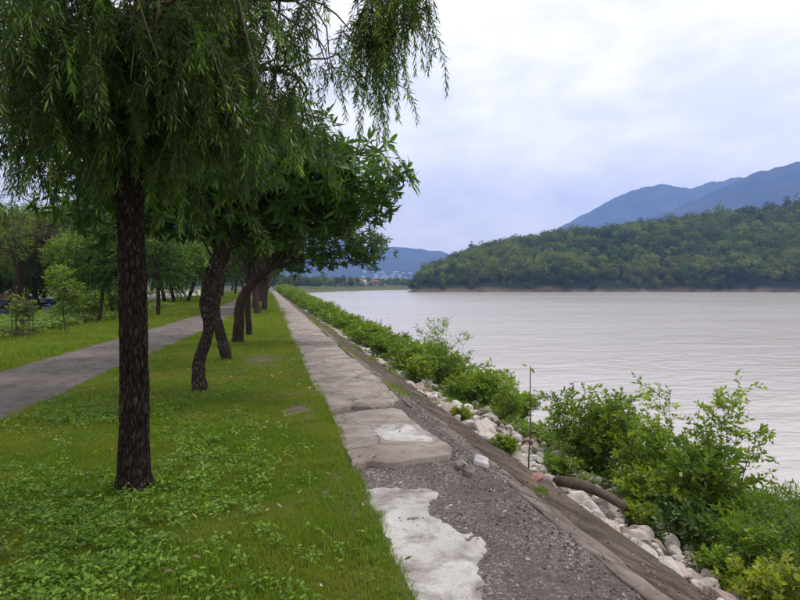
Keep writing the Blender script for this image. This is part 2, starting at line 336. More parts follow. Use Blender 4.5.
def m_water():
    t = NT('silty_water'); col = t.ramp(t.noise(.012, 4, .5, t.scale((.6, 1., 1.))), [(.35, (.43, .385, .345)), (.65, (.5, .455, .415))])
    h1 = t.noise(1.7, 4, .6, t.scale((.45, 1., 1.)), .4); h2 = t.noise(.35, 4, .55, t.scale((.5, 1., 1.)), .6); h3 = t.noise(6., 3, .6, t.scale((.5, 1, 1)))
    ruf = t.ramp(t.noise(.05, 3, .5, t.scale((.35, 1., 1.)), .5), [(.35, .35), (.65, 1.3)]); h = t.math('ADD', t.math('MULTIPLY', h2, 1.6), t.math('MULTIPLY', ruf, t.math('ADD', t.math('MULTIPLY', h1, .9), t.math('MULTIPLY', h3, .2))))
    m = t.done(col, .16, t.bump(h, .17, .5), .5); t.b.inputs['IOR'].default_value = 1.33; return m
M['water'] = m_water()
def m_mount(name, f):
    t = NT(name); a = t.noise(f, 8, .65); col = t.ramp(a, [(.35, (.006, .012, .006)), (.55, (.04, .06, .02)), (.7, (.12, .14, .06))])  # forest tones, contrast widened in place of relief shading lost in haze
    return t.done(col, .95, t.bump(t.noise(f*3, 8, .75), 60.), .05)
M['mount'] = m_mount('mountain_forest', .007)
def m_hill():
    t = NT('hill_soil'); a = t.noise(.15, 6); geo = t.new('ShaderNodeSeparateXYZ'); t.l.new(t.pos(), geo.inputs[0])
    hz = t.math('ADD', geo.outputs[2], t.math('MULTIPLY', t.noise(.06, 5), 5.))
    red = t.ramp(a, [(.3, (.08, .055, .036)), (.7, (.2, .155, .11))])
    mr = t.new('ShaderNodeMapRange'); mr.inputs[1].default_value = .9; mr.inputs[2].default_value = 2.6; t.l.new(hz, mr.inputs[0])
    return t.done(t.mix(mr.outputs[0], red, (.03, .045, .015)), .95, t.bump(a, .8), .1)
M['hill'] = m_hill()
def flat(name, c, rough=.6, nz=0.): 
    t = NT(name); col = t.mix(t.ramp(t.noise(8, 5), [(.35, 0), (.7, nz)]), c, tuple(x*.45 for x in c)) if nz else c
    return t.done(col, rough)
M['white_wall'] = flat('white_plaster', (.62, .6, .56), .8, .35); M['roof_red'] = flat('red_roof', (.3, .09, .06), .8, .4); M['roof_grey'] = flat('grey_roof', (.3, .3, .31), .8, .4)
M['tan'] = flat('tan_canvas', (.42, .28, .16), .85, .4); M['blue'] = flat('blue_paint', (.03, .08, .32), .45, .25); M['navy'] = flat('dark_paint', (.02, .03, .06), .35)
M['white'] = flat('white_paint', (.7, .7, .68), .4, .2); M['rust'] = flat('rusty_iron', (.075, .05, .04), .8, .5); M['glass'] = flat('dark_glass', (.02, .025, .03), .1)
M['tyre'] = flat('tyre_rubber', (.02, .02, .02), .9); M['pinkp'] = flat('pink_paint', (.55, .22, .22), .6, .2); M['window'] = flat('dark_window', (.05, .055, .06), .3)
M['log'] = bark('weathered_log', (.02, .014, .01), (.13, .1, .078), 1.5)

# ------------------------------------------------------------------ near ground
def left_drop(x): return np.where(x < -9, -1.85*np.clip((-9-x)/14, 0, 1)**1.3, 0.)
def dirt_patch(x, y): return np.exp(-(((x-.35)/.36)**2+((y-7.6)/.85)**2))+.55*np.exp(-(((x-.55)/.25)**2+((y-4.6)/1.6)**2))+.8*np.exp(-(((x+.1)/.5)**2+((y-13)/.9)**2))+.7*np.exp(-(((x-.2)/.5)**2+((y-18)/.35)**2))
EDGE = lambda y: .66+.07*np.clip((y-4)/4, 0, 1)+.09*n2(0., y, .9, 3, 5)+.05*n2(.5, y, 4., 2, 6)      # ragged line where turf meets path
def gz(x, y):
    z = .035*n2(x, y, .8, 3, 1)+.02*n2(x, y, 3., 2, 2)
    rd = np.minimum(1, np.abs(x-road_c(y))/1.8); z = z*np.clip(rd, .25, 1)+left_drop(x)
    return z-.11*np.clip((x-EDGE(y)-.03)/.2, 0, 1)
def road_c(y): return -2.3-2.6/(1+np.exp((y-15)/9.))
def road_w(y): return 1.0+.17*np.exp(-np.maximum(y, 0)/20.)
def seq(a, b, s0, k):                      # spacing that widens away from a
    o = [a]; s = s0; d = 1 if b > a else -1
    while (b-o[-1])*d > s: o.append(o[-1]+d*s); s *= k
    return A(o+[b])
xs = np.concatenate([seq(-7, -6000, .2, 1.12)[::-1][:-1], np.arange(-7, .92, .11)])
ys = np.concatenate([seq(0, -400, .3, 1.3)[::-1][:-1], np.arange(0, 18, .13), seq(18, 330, .2, 1.05)])
V, F = grid(xs, ys, gz); fc_ = V[F].mean(1); struct(mk('ground', V, F, M['turf'], None, True, np.clip(dirt_patch(fc_[:, 0], fc_[:, 1])*1.2+.5*n2(fc_[:, 0], fc_[:, 1], 3., 3, 88)*(dirt_patch(fc_[:, 0], fc_[:, 1]) > .15), 0, 1)))
# riverbed sheet that reaches the horizon
V, F = grid(np.linspace(-8500, 4500, 30), np.linspace(-560, 4750, 30), lambda x, y: x*0-5.2); struct(mk('riverbed', V, F, M['bank']))
# road: cambered sheet whose edges dip under the turf
s = np.linspace(-1, 1, 15); yy = np.concatenate([np.arange(-3, 40, .25), seq(40, 180, .4, 1.04)])
S, Y = np.meshgrid(s, yy); X = road_c(Y)+S*road_w(Y)*(1.12+.12*n2(S*.2, Y, .8, 3, 9)); Z = .045-.085*np.abs(S)**3+.008*n2(X, Y, 2.5, 3, 3)
i = (np.arange(14)[None]+np.arange(len(yy)-1)[:, None]*15).ravel()
struct(mk('road', np.stack([X, Y, Z], -1).reshape(-1, 3), np.stack([i, i+1, i+16, i+15], -1), M['road'], None, True))
# gravel bed under the broken path, river bank below the revetment
def bedz(x, y): return -.035+.028*n2(x, y, 3, 4, 21)+.016*n2(x, y, 12, 3, 22)-.12*np.clip((.5-x)/.15, 0, 1)-np.clip(x-1.88, 0, 9)*.45
V, F = grid(np.arange(.4, 2.1, .025), np.concatenate([np.arange(.6, 7.6, .03), seq(7.6, 320, .1, 1.08)]), bedz); struct(mk('path_bed', V, F, M['gravel'], None, True))
BX = 1.95
def bankf(x, y): return bank_z(x)-.16+.06*n2(x, y, 1.2, 3, 31)*np.clip((x-2.6)/.5, 0, 1)
xs = np.concatenate([np.arange(BX+.05, 9.6, .2), [10.5]]); ysb = np.concatenate([[-60, -30, -15], np.arange(-8, 40, .3), seq(40, 330, .5, 1.06)])
V, F = grid(xs, ysb, bankf); struct(mk('river_bank', V, F, M['bank'], None, True)); bank = bpy.data.objects['river_bank']
# water
WZ = -2.5
c = [Pxz(-1500, 5000, WZ)]
V, F = grid(np.concatenate([[5., 20], np.linspace(60, 3000, 12)]), np.concatenate([[-400, -100, 0, 30], np.linspace(80, 3500, 18)]), lambda x, y: x*0+WZ); struct(mk('river', V, F, M['water'], None, True))

# ------------------------------------------------------------------ path slabs and revetment panels
def outline(poly, step=.05, amp=.012, s=0, smooth=True):
    p = np.asarray(poly, float)[:, :2]; o = []
    for a, b in zip(p, np.roll(p, -1, 0)):
        n = max(1, int(np.linalg.norm(b-a)/step)); o.append(a+(b-a)*np.linspace(0, 1, n, endpoint=False)[:, None])
    o = np.concatenate(o); d = nrm(np.roll(o, -1, 0)-np.roll(o, 1, 0)); nn = np.stack([d[:, 1], -d[:, 0]], -1)
    return o+nn*(amp*(1.6*n2(o[:, 0], o[:, 1], 5., 4, s)+.9*n2(o[:, 0], o[:, 1], 19., 3, s+40)))[:, None]
def slab(name, poly, z, th, mat, parent, zf=None, amp=.012, step=.05, s=0, bev=.008, wav=.006):
    o = outline(poly, step, amp, s); n = len(o); d = nrm(np.roll(o, -1, 0)-np.roll(o, 1, 0)); nn = np.stack([d[:, 1], -d[:, 0]], -1)
    ar = np.sum(o[:, 0]*np.roll(o[:, 1], -1)-np.roll(o[:, 0], -1)*o[:, 1]); 
    if ar < 0: o = o[::-1]; nn = -nn[::-1]
    ins = o-nn*bev; zf = zf or (lambda x, y: x*0)
    wv = wav*n2(o[:, 0], o[:, 1], 2., 3, s+3)
    V = np.concatenate([np.c_[o, z+zf(o[:, 0], o[:, 1])-th], np.c_[o, z+zf(o[:, 0], o[:, 1])+wv-bev], np.c_[ins, z+zf(ins[:, 0], ins[:, 1])+wv]])
    k = np.arange(n); k2 = (k+1) % n
    F = [np.stack([k, k2, k2+n, k+n], -1), np.stack([k+n, k2+n, k2+2*n, k+2*n], -1)]
    if wav == 0.:                          # ragged outline: triangulate robustly
        from mathutils.geometry import delaunay_2d_cdt
        r_ = delaunay_2d_cdt([Vector((float(a), float(b))) for a, b in ins], [], [list(range(n))], 1, 1e-5)
        tv = A([(v.x, v.y, z) for v in r_[0]]); tf = A([f for f in r_[2] if len(f) == 3])+len(V)
        return mk(name, np.concatenate([V, tv]), F+[tf], mat, parent)
    return mk(name, V, F+[(k+2*n)[None]], mat, parent)
path = bpy.data.objects.new('path', None); sc.collection.objects.link(path); struct(path)
px = lambda *q: [P(u, v)[:2] for u, v in q]
y0 = P(330, 408)[1]
far_edges = [y0]
while far_edges[-1] < 130: far_edges.append(far_edges[-1]+rng.uniform(2.0, 3.2)*(1+far_edges[-1]/120))
for i, (a, b) in enumerate(zip(far_edges[:-1], far_edges[1:])):
    l = .71+rng.normal(0, .025); r = 1.80+rng.normal(0, .03)
    if i == 0: poly = px((329, 411), (352, 406), (372, 408), (394, 403), (396, 399))+[(1.79, a+.5), (r, b-.03), (l, b-.02)]
    else: poly = [(l, a), (r, a+.015), (r+.015, b-.03), (l+.01, b-.035)]
    slab('concrete_slab', poly, .012+rng.uniform(-.008, .012), .14, M['slab'], path, amp=.016 if i < 8 else .008, step=.06 if i < 8 else .3, s=i)
slab('concrete_slab', px((333, 417), (362, 412), (392, 409), (402, 411), (410, 420), (428, 433), (452, 448), (450, 457), (418, 460), (392, 465), (368, 463), (352, 467), (346, 452), (338, 436)), .02, .12, M['slab'], path, amp=.022, step=.04, s=61)
slab('concrete_patch', px((378, 427), (405, 425), (424, 436), (432, 444), (408, 445), (384, 442), (372, 436)), 0.0255, .03, M['patch'], path, amp=.06, step=.02, s=62, bev=.004, wav=0.)['label'] = 'pale worn patch on the cracked slab'
slab('concrete_patch', px((358, 487), (378, 484), (404, 485), (428, 483), (436, 490), (431, 499), (425, 507), (437, 515), (452, 521), (462, 531), (479, 533), (484, 545), (477, 560), (482, 573), (476, 585), (486, 600), (494, 640), (400, 640), (402, 600), (396, 575), (384, 556), (389, 540), (378, 525), (366, 513), (358, 500)), -.024, .12, M['patch'], path, amp=.05, step=.02, s=63, bev=.004, wav=0.)['label'] = 'pale broken concrete patch in the gravel'
for q, (pl) in enumerate([px((476, 454), (489, 459), (487, 465), (474, 461)), px((466, 466), (476, 468), (472, 474), (463, 471)), px((455, 462), (463, 460), (466, 465), (458, 467))]):
    slab('concrete_fragment', pl, .012, .05, M['patch'] if q == 0 else M['kerb'], path, amp=.015, step=.02, s=70+q)
rev = bpy.data.objects.new('revetment', None); sc.collection.objects.link(rev); struct(rev)
zs = lambda x, y: -(x-CREST)*TAN
e = -6.; k = 0
while e < 130:
    L = rng.uniform(2.2, 3.4)*(1+max(e, 0)/60); lo = 2.98+rng.normal(0, .05)
    # upper strip: worn kerb course, lower strip: dark stained face
    ka = 1.93+rng.normal(0, .02) if e < 7 else 1.84; kz = rng.uniform(-.01, .01)
    slab('kerb_panel', [(ka, e+.02), (ka+.30, e+.02), (ka+.30, e+L), (ka, e+L)], -.014+kz, .16, M['kerb'], rev, zs, amp=.045, step=.07 if e < 15 else .4, s=90+k)
    slab('revetment_panel', [(ka+.315, e+.02), (lo, e+.02), (lo, e+L), (ka+.315, e+L)], -.02+kz*.5, .16, M['revet'], rev, zs, amp=.03, step=.07 if e < 15 else .4, s=190+k)
    e += L; k += 1

# ------------------------------------------------------------------ scattering (ground cover that nobody could count)
def hidden(o):                             # a source shape, kept out of the scene itself
    sc.collection.objects.unlink(o); return o
def scatter(name, pts, sources, scale, tilt=.15, rot=None, seed=0):
    n = len(pts); r = np.random.default_rng(seed)
    me = bpy.data.meshes.new(name); me.vertices.add(n); me.vertices.foreach_set('co', np.asarray(pts, np.float32).ravel())
    at = me.attributes.new('rot', 'FLOAT_VECTOR', 'POINT')
    rr = np.c_[r.normal(0, tilt, n), r.normal(0, tilt, n), r.uniform(0, 6.28, n)] if rot is None else rot
    at.data.foreach_set('vector', rr.astype(np.float32).ravel())
    a2 = me.attributes.new('scl', 'FLOAT', 'POINT'); a2.data.foreach_set('value', np.broadcast_to(np.asarray(scale, np.float32), (n,)).copy())
    a3 = me.attributes.new('idx', 'INT', 'POINT'); a3.data.foreach_set('value', r.integers(0, len(sources), n).astype(np.int32))
    o = bpy.data.objects.new(name, me); sc.collection.objects.link(o); struct(o, 'stuff')
    ng = bpy.data.node_groups.new(name, 'GeometryNodeTree'); ng.interface.new_socket('Geometry', in_out='INPUT', socket_type='NodeSocketGeometry'); ng.interface.new_socket('Geometry', in_out='OUTPUT', socket_type='NodeSocketGeometry')
    N = ng.nodes; Lk = ng.links; gi = N.new('NodeGroupInput'); go = N.new('NodeGroupOutput'); jn = N.new('GeometryNodeJoinGeometry')
    for so_ in reversed(sources):
        oi = N.new('GeometryNodeObjectInfo'); oi.inputs['Object'].default_value = so_; oi.inputs['As Instance'].default_value = True; Lk.new(oi.outputs['Geometry'], jn.inputs[0])
    ip = N.new('GeometryNodeInstanceOnPoints'); ip.inputs['Pick Instance'].default_value = True
    def attr(nm, ty):
        q = N.new('GeometryNodeInputNamedAttribute'); q.data_type = ty; q.inputs['Name'].default_value = nm; return [x for x in q.outputs if x.enabled][0]
    mp = N.new('GeometryNodeMeshToPoints'); Lk.new(gi.outputs[0], mp.inputs[0]); Lk.new(mp.outputs[0], ip.inputs['Points']); Lk.new(jn.outputs[0], ip.inputs['Instance'])
    Lk.new(attr('idx', 'INT'), ip.inputs['Instance Index']); Lk.new(attr('rot', 'FLOAT_VECTOR'), ip.inputs['Rotation']); Lk.new(attr('scl', 'FLOAT'), ip.inputs['Scale'])
    Lk.new(ip.outputs[0], go.inputs[0]); md = o.modifiers.new('scatter', 'NODES'); md.node_group = ng
    return o
def tuft(nb, h, w_, spread, mat):
    lv = Leaves(); a = rng.uniform(0, 6.28, nb); r = spread*np.sqrt(rng.uniform(0, 1, nb)); p = np.stack([r*np.cos(a), r*np.sin(a), np.zeros(nb)-.01], -1)
    a2 = a+rng.normal(0, .9, nb); lean = rng.uniform(.15, 1.0, nb); d = np.stack([np.cos(a2)*lean, np.sin(a2)*lean, np.ones(nb)], -1)
    lv.add(p, d, np.stack([-np.cos(a2), -np.sin(a2), np.ones(nb)*.3], -1), h*rng.uniform(.5, 1.15, nb), w_*rng.uniform(.7, 1.2, nb), np.clip(rng.normal(.4, .28, nb), 0, 1))
    return hidden(lv.make('tuft', mat, None))
def weedplant(nl, h, L, W, mat):
    lv = Leaves(); a = rng.uniform(0, 6.28, nl); z = h*rng.uniform(.25, 1, nl); r = .035*rng.uniform(.1, 1, nl)+z*.15
    p = np.stack([r*np.cos(a), r*np.sin(a), z], -1); d = np.stack([np.cos(a), np.sin(a), rng.uniform(-.25, .5, nl)], -1)
    lv.add(p, d, np.stack([-np.cos(a)*.3, -np.sin(a)*.3, np.ones(nl)], -1)+rng.normal(0, .25, (nl, 3)), L*rng.uniform(.5, 1.15, nl), W*rng.uniform(.6, 1.15, nl), np.clip(rng.normal(.45, .28, nl), 0, 1))
    return hidden(lv.make('weed_plant', mat, None, True))
def rock_mesh(seed, sub=2, flatz=.7, mat=None):
    import bmesh
    bm = bmesh.new(); bmesh.ops.create_icosphere(bm, subdivisions=sub, radius=1); me = bpy.data.meshes.new('stone')
    v = A([x.co[:] for x in bm.verts]); r = np.random.default_rng(seed)
    for _ in range(13):
        nn = nrm(r.normal(0, 1, 3)); dd = r.uniform(.5, .8); q = v@nn; v = v-np.where(q > dd, (q-dd)*.97, 0)[:, None]*nn
    v = v*(1+.12*fbm(v*1.3+seed*3.1, 3, seed)+.03*fbm(v*6.+seed*3.1, 2, seed+9))[:, None]*A([1., r.uniform(.65, .95), flatz*r.uniform(.8, 1.15)])
    for x, c_ in zip(bm.verts, v): x.co = c_
    bm.to_mesh(me); bm.free(); me.materials.append(mat)
    return me
bare = lambda x, y: np.clip((n2(x, y, .55, 4, 41)+.02)*3, 0, 1)
def on_turf(n, x0, x1, y0, y1, s):
    r = np.random.default_rng(s); x = r.uniform(x0, x1, n); y = r.uniform(y0, y1, n)
    k = (x < EDGE(y)+.06+r.normal(0, .03, n)) & (np.abs(x-road_c(y)) > road_w(y)*(1+.1*n2(x, y, 1.5, 3, 7))+r.normal(0, .06, n)-.02) & (r.uniform(0, 1, n) > 1.35*dirt_patch(x, y)*(.75+n2(x, y, 5., 3, 58)))
    x, y = x[k], y[k]; return np.c_[x, y, gz(x, y)]
tufts = [tuft(18, .043, .0048, .045, M['grass']) for _ in range(5)]; big = [tuft(22, .06, .009, .09, M['grass']) for _ in range(4)]
huge = [tuft(40, .12, .02, .3, M['grass']) for _ in range(4)]
p = on_turf(62000, -3.6, .75, 1.6, 8.5, 1); scatter('lawn_grass', p, tufts, .6+.9*np.clip(n2(p[:, 0], p[:, 1], 1.1, 3, 44)+.5, 0, 1), .2, seed=1)
p = on_turf(30000, -7, .75, 8.5, 24, 2); scatter('lawn_grass', p, big, rng.uniform(.5, 1., len(p)), .2, seed=2)
p = on_turf(26000, -16, .75, 24, 110, 3); scatter('verge_grass', p, huge, rng.uniform(.5, 1.1, len(p)), .15, seed=3)
p = on_turf(9000, -14, -4.5, 8.5, 26, 8); scatter('verge_grass', p, huge, rng.uniform(.5, 1.0, len(p)), .15, seed=8)
weeds = [weedplant(13, .075, .036, .02, M['weed']) for _ in range(6)]
p = on_turf(42000, -3.6, .5, 1.6, 9.5, 4)
dens = np.clip((n2(p[:, 0], p[:, 1], .9, 3, 51)+.02)*3.2, 0, 1)*np.clip((.0-p[:, 0])/.7, 0, 1)
blob = lambda x, y, r: np.exp(-(((p[:, 0]-x)**2+(p[:, 1]-y)**2)/r**2))
dens = np.clip(dens*.45+.75*blob(-1.3, 3.3, 1.1)+.4*blob(-.55, 5.4, .7)+.4*blob(-1.9, 4.6, .8)+.45*blob(-.3, 7., .7)+.4*blob(-1.9, 7.5, .6), 0, 1)
k = rng.uniform(0, 1, len(p)) < dens*.5*np.clip(.55+1.4*n2(p[:, 0], p[:, 1], 2.3, 3, 57), .08, 1); p = p[k]; scatter('leafy_ground_cover', p, weeds, rng.uniform(.5, 1.25, len(p)), .35, seed=4)
p = on_turf(32000, -14, -4.2, 13, 45, 6); k = (rng.uniform(0, 1, len(p)) < np.clip((road_c(p[:, 1])-3.6-p[:, 0])*.9, 0, .9)*np.clip(n2(p[:, 0], p[:, 1], .5, 3, 52)+.55, 0, 1)); p = p[k]
weeds2 = [weedplant(14, .3, .16, .09, M['young']) for _ in range(4)]
scatter('leafy_ground_cover', p, weeds2, rng.uniform(.5, 1.3, len(p)), .2, seed=5)
# gravel
peb = []
for i in range(6):
    ob = bpy.data.objects.new('pebble', rock_mesh(500+i, 1, .7, M['pebble'])); peb.append(ob)
n = 26000; x = rng.uniform(.5, 2.12, n); y = rng.uniform(1.2, 7.8, n); k = rng.uniform(0, 1, n) < np.clip(.35+.9*n2(x, y, 1.6, 3, 55), .08, 1); x, y = x[k], y[k]
p = np.c_[x, y, bedz(x, y)]; scatter('gravel', p, peb, .0035+.011*rng.power(.45, len(p)), 1., seed=6)
n = 1300; y = rng.uniform(1.5, 7.5, n); x = rng.normal(1.8, .16, n); x = np.clip(x, 1.3, 2.5); scatter('gravel', np.c_[x, y, bedz(x, y)+.004], peb, .005+.016*rng.power(.45, n), 1., seed=17)
M['crumb'] = m_stone('concrete_crumb', [(.4, .37, .35), (.55, .52, .5), (.3, .27, .25)])
cr_ = [bpy.data.objects.new('crumb', rock_mesh(560+i, 1, .6, M['crumb'])) for i in range(4)]
vv = A([v.co[:] for o_ in path.children if o_.name.startswith('concrete_patch') for v in o_.data.vertices]); vv = vv[rng.integers(0, len(vv), 1500)]; vv = np.c_[vv[:, :2]+rng.normal(0, .035, (1500, 2)), np.zeros(1500)]; vv[:, 2] = np.maximum(bedz(vv[:, 0], vv[:, 1]), -.03)
scatter('concrete_crumbs', vv, cr_, .002+.009*rng.power(.4, 1500), 1., seed=19)
n = 2200; y = rng.uniform(1.5, 12, n); x = 1.95+1.05*rng.power(.6, n); scatter('gravel', np.c_[x, y, zs(x, y)-.012], peb, .0025+.012*rng.power(.3, n), 1., seed=23)
n = 5000; y = rng.uniform(2, 14, n); x = EDGE(y)+rng.normal(.08, .09, n); scatter('gravel', np.c_[x, y, np.maximum(gz(x, y), bedz(x, y))], peb, .003+.008*rng.power(.5, n), 1., seed=7)
n = 9000; y = rng.uniform(5, 40, n); x = road_c(y)+road_w(y)*np.clip(rng.normal(0, .75, n), -1.15, 1.15); scatter('road_grit', np.c_[x, y, .047-.085*np.abs((x-road_c(y))/road_w(y)/1.12)**3], peb, .003+.011*rng.power(.4, n), 1., seed=18)
dl = []
for i in range(4):
    lv = Leaves(); lv.add(np.zeros((1, 3)), A([[1., 0, .1]]), A([[0, .2, 1.]]), .075, .03, i/3.); dl.append(hidden(lv.make('leaf', M['dry'], None, True)))
p = on_turf(700, -3.4, .65, 2., 16, 12); p[:, 2] += .035; scatter('fallen_leaves', p, dl, rng.uniform(.25, .9, len(p)), .35, seed=9)
n = 90; p = np.c_[rng.uniform(.65, 1.85, n), rng.uniform(2.5, 22, n), np.full(n, .03)]; scatter('fallen_leaves', p, dl, rng.uniform(.4, .9, n), .25, seed=10)

# ------------------------------------------------------------------ riprap stones
smesh = [rock_mesh(700+i, 3, .62, M['stone']) for i in range(10)]
def stone_at(x, y, r_, mesh_, sink=.25, parent=bank, name='stone'):
    o = bpy.data.objects.new(name, mesh_); sc.collection.objects.link(o)
    o.location = (x, y, float(bankf(A([x]), A([y]))[0])+r_*sink); o.scale = (r_, r_*rng.uniform(.75, 1.), r_*rng.uniform(.8, 1.1)); o.rotation_euler = (rng.normal(0, .25), .42+rng.normal(0, .25), rng.uniform(0, 6.28)); o.parent = parent
    return o
cells = []
for row in range(7):
    y = 2.0
    while y < 26:
        r_ = rng.choice([.085, .11, .14, .18, .225], p=[.26, .28, .24, .15, .07])*(1.12 if row < 2 else .9)
        cells.append((2.98+row*.24+rng.normal(0, .05), y, r_)); y += r_*rng.uniform(1.3, 1.9)+(row*.06)
cells.sort(key=lambda c_: c_[1]+max(0, c_[0]-3.3)*6)
for x, y, r_ in cells[:298]: stone_at(x, y, r_, smesh[rng.integers(10)])
small = []
for i in range(5): small.append(bpy.data.objects.new('stone', rock_mesh(800+i, 2, .7, M['stone'])))
n = 3600; y = np.concatenate([rng.uniform(2, 30, 2500), rng.uniform(24, 60, 1100)]); x = 2.95+np.abs(rng.normal(0, .55, n)); o = scatter('small_stones', np.c_[x, y, bankf(x, y)+.02], small, np.where(y > 24, rng.uniform(.06, .2, n), rng.uniform(.03, .1, n)), .8, seed=21); o.parent = bank
q = Pbank(537, 478); o = bpy.data.objects.new('boulder', rock_mesh(905, 3, .8, M['pink'])); sc.collection.objects.link(o); o.location = (q[0], q[1], q[2]+.0); o.scale = (.085, .075, .085); tag(o, 'rounded pinkish boulder at the foot of the thin sapling stem', 'boulder')
lp = [Pbank(553, 481), Pbank(590, 490), Pbank(626, 509)]; lp = [l+A([0, 0, .02]) for l in lp]
V, F, C = tube(spline(lp, 24), np.r_[.015, .05, np.linspace(.058, .046, 22)], 14, lambda th, s_: 1+.45*fbm(np.stack(np.broadcast_arrays(np.cos(th)[None]*1.8, np.sin(th)[None]*1.8, s_[:, None]*3.), -1), 4, 4))
tag(mk('log', V, [F, C], M['log'], None, True), 'weathered dark log lying among the pale riprap stones', 'log')

# ------------------------------------------------------------------ trees
def limb_pts(a, b, n, sag=.1, wob=.06, s=0):
    a = np.asarray(a, float); b = np.asarray(b, float); L = np.linalg.norm(b-a); t = np.linspace(0, 1, n)[:, None]
    p = a+(b-a)*t+A([0, 0, 1.])*sag*L*np.sin(t*math.pi); q = np.c_[t[:, 0]*3+s*7.1, t[:, 0]*0+s, t[:, 0]*0]
    return p+wob*L*np.stack([fbm(q, 3, 1), fbm(q+31, 3, 2), fbm(q+57, 3, 3)], -1)*np.sin(t*math.pi)
def knob(am, fr, s, fine=0.):
    def f(th, z):
        q = lambda k: np.stack(np.broadcast_arrays(np.cos(th)[None]*fr*k, np.sin(th)[None]*fr*k, z[:, None]*fr*(1.6 if k == 1 else 1.2*k)), -1)
        r = 1+am*fbm(q(1), 4, s)
        return r+fine*(.35-np.abs(fbm(q(2.2), 4, s+3))*1.6) if fine else r
    return f
def sample_blobs(blobs, n, s=0, shell=.33, rough=.28):
    r = np.random.default_rng(s); vol = A([b[1][0]*b[1][1]*b[1][2] for b in blobs])**(2/3); k = r.choice(len(blobs), n, p=vol/vol.sum())
    C = A([b[0] for b in blobs], float)[k]; Rr = A([b[1] for b in blobs], float)[k]; d = nrm(r.normal(0, 1, (n, 3))); rad = r.uniform(0, 1, (n, 1))**shell
    return C+d*Rr*rad*(1+rough*fbm(d*2.2+k[:, None]*9.7, 3, s))[:, None], d
def tree(name, label, base, trunk, tr, blobs, nl, ns, kind, leaf, bk, s, L, W, m, group=None, seg=14, spl=.3, limb_r=.045, start=.5, shell=.33, trunk_disp=None, explicit=(), rings=40, singles=0):
    base = A(base, float); T = spline(trunk, rings); rt = np.interp(np.linspace(0, 1, rings), np.linspace(0, 1, len(tr)), tr)
    o = root(name, label, 'tree', base, group); g = Geo(); g.add(*tube(T, rt, seg, trunk_disp or knob(.22, 1.6, s))); g.make('trunk', M[bk], o)
    r = np.random.default_rng(s); g = Geo(); nodes = [T[int(rings*.75):]]
    tg, _ = sample_blobs(blobs, nl, s+5, .8, .1); tgs = list(tg*.9+A([b[0] for b in blobs]).mean(0)*.1)
    for i, t_ in enumerate(list(explicit)+tgs):
        if i < len(explicit): pts = spline(t_[0], 14); r0, r1 = t_[1], t_[2]
        else:
            a = T[int(rings*r.uniform(start, .98))]; pts = limb_pts(a, t_, 12, r.uniform(.02, .14), .16, s+i); r0, r1 = limb_r*r.uniform(.7, 1.1), limb_r*.22
        g.add(*tube(pts, np.linspace(r0, r1, len(pts)), 8 if r0 > .03 else 5, knob(.2, 2., s+i))); nodes.append(pts[4:])
    S, dd = sample_blobs(blobs, ns, s, shell); N_ = np.concatenate(nodes)
    j = np.concatenate([((c_[:, None]-N_[None])**2).sum(-1).argmin(1) for c_ in np.array_split(S, max(1, len(S)//400))]); Q = N_[j]
    mid = (Q+S)/2+A([0, 0, .06])*np.linalg.norm(S-Q, axis=1)[:, None]+r.normal(0, .04, S.shape)
    g.add(*twigs(Q, mid, S, limb_r*.16+.002, .002+limb_r*.03)); g.make('branches', M[bk], o)
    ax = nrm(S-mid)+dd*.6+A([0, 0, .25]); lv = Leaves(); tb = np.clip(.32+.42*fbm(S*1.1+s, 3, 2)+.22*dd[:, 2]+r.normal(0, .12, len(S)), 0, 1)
    if kind == 'whorl':
        lone = np.zeros(len(S), bool)
        if singles: lone[np.argsort(-(S[:, 0]-.55*S[:, 1]+r.normal(0, .5, len(S))))[:singles]] = True
        whorls(lv, S[~lone], ax[~lone], m, L, W, tb=tb[~lone]); cw = lv.make('crown', M[leaf], o, True)
        for q_, a_, t_ in zip(S[lone], ax[lone], tb[lone]): l1 = Leaves(); whorls(l1, q_[None], a_[None], m, L, W, tb=A([t_])); l1.make('leaf_whorl', M[leaf], cw, True)
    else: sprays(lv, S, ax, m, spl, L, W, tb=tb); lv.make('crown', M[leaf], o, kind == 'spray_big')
    return o
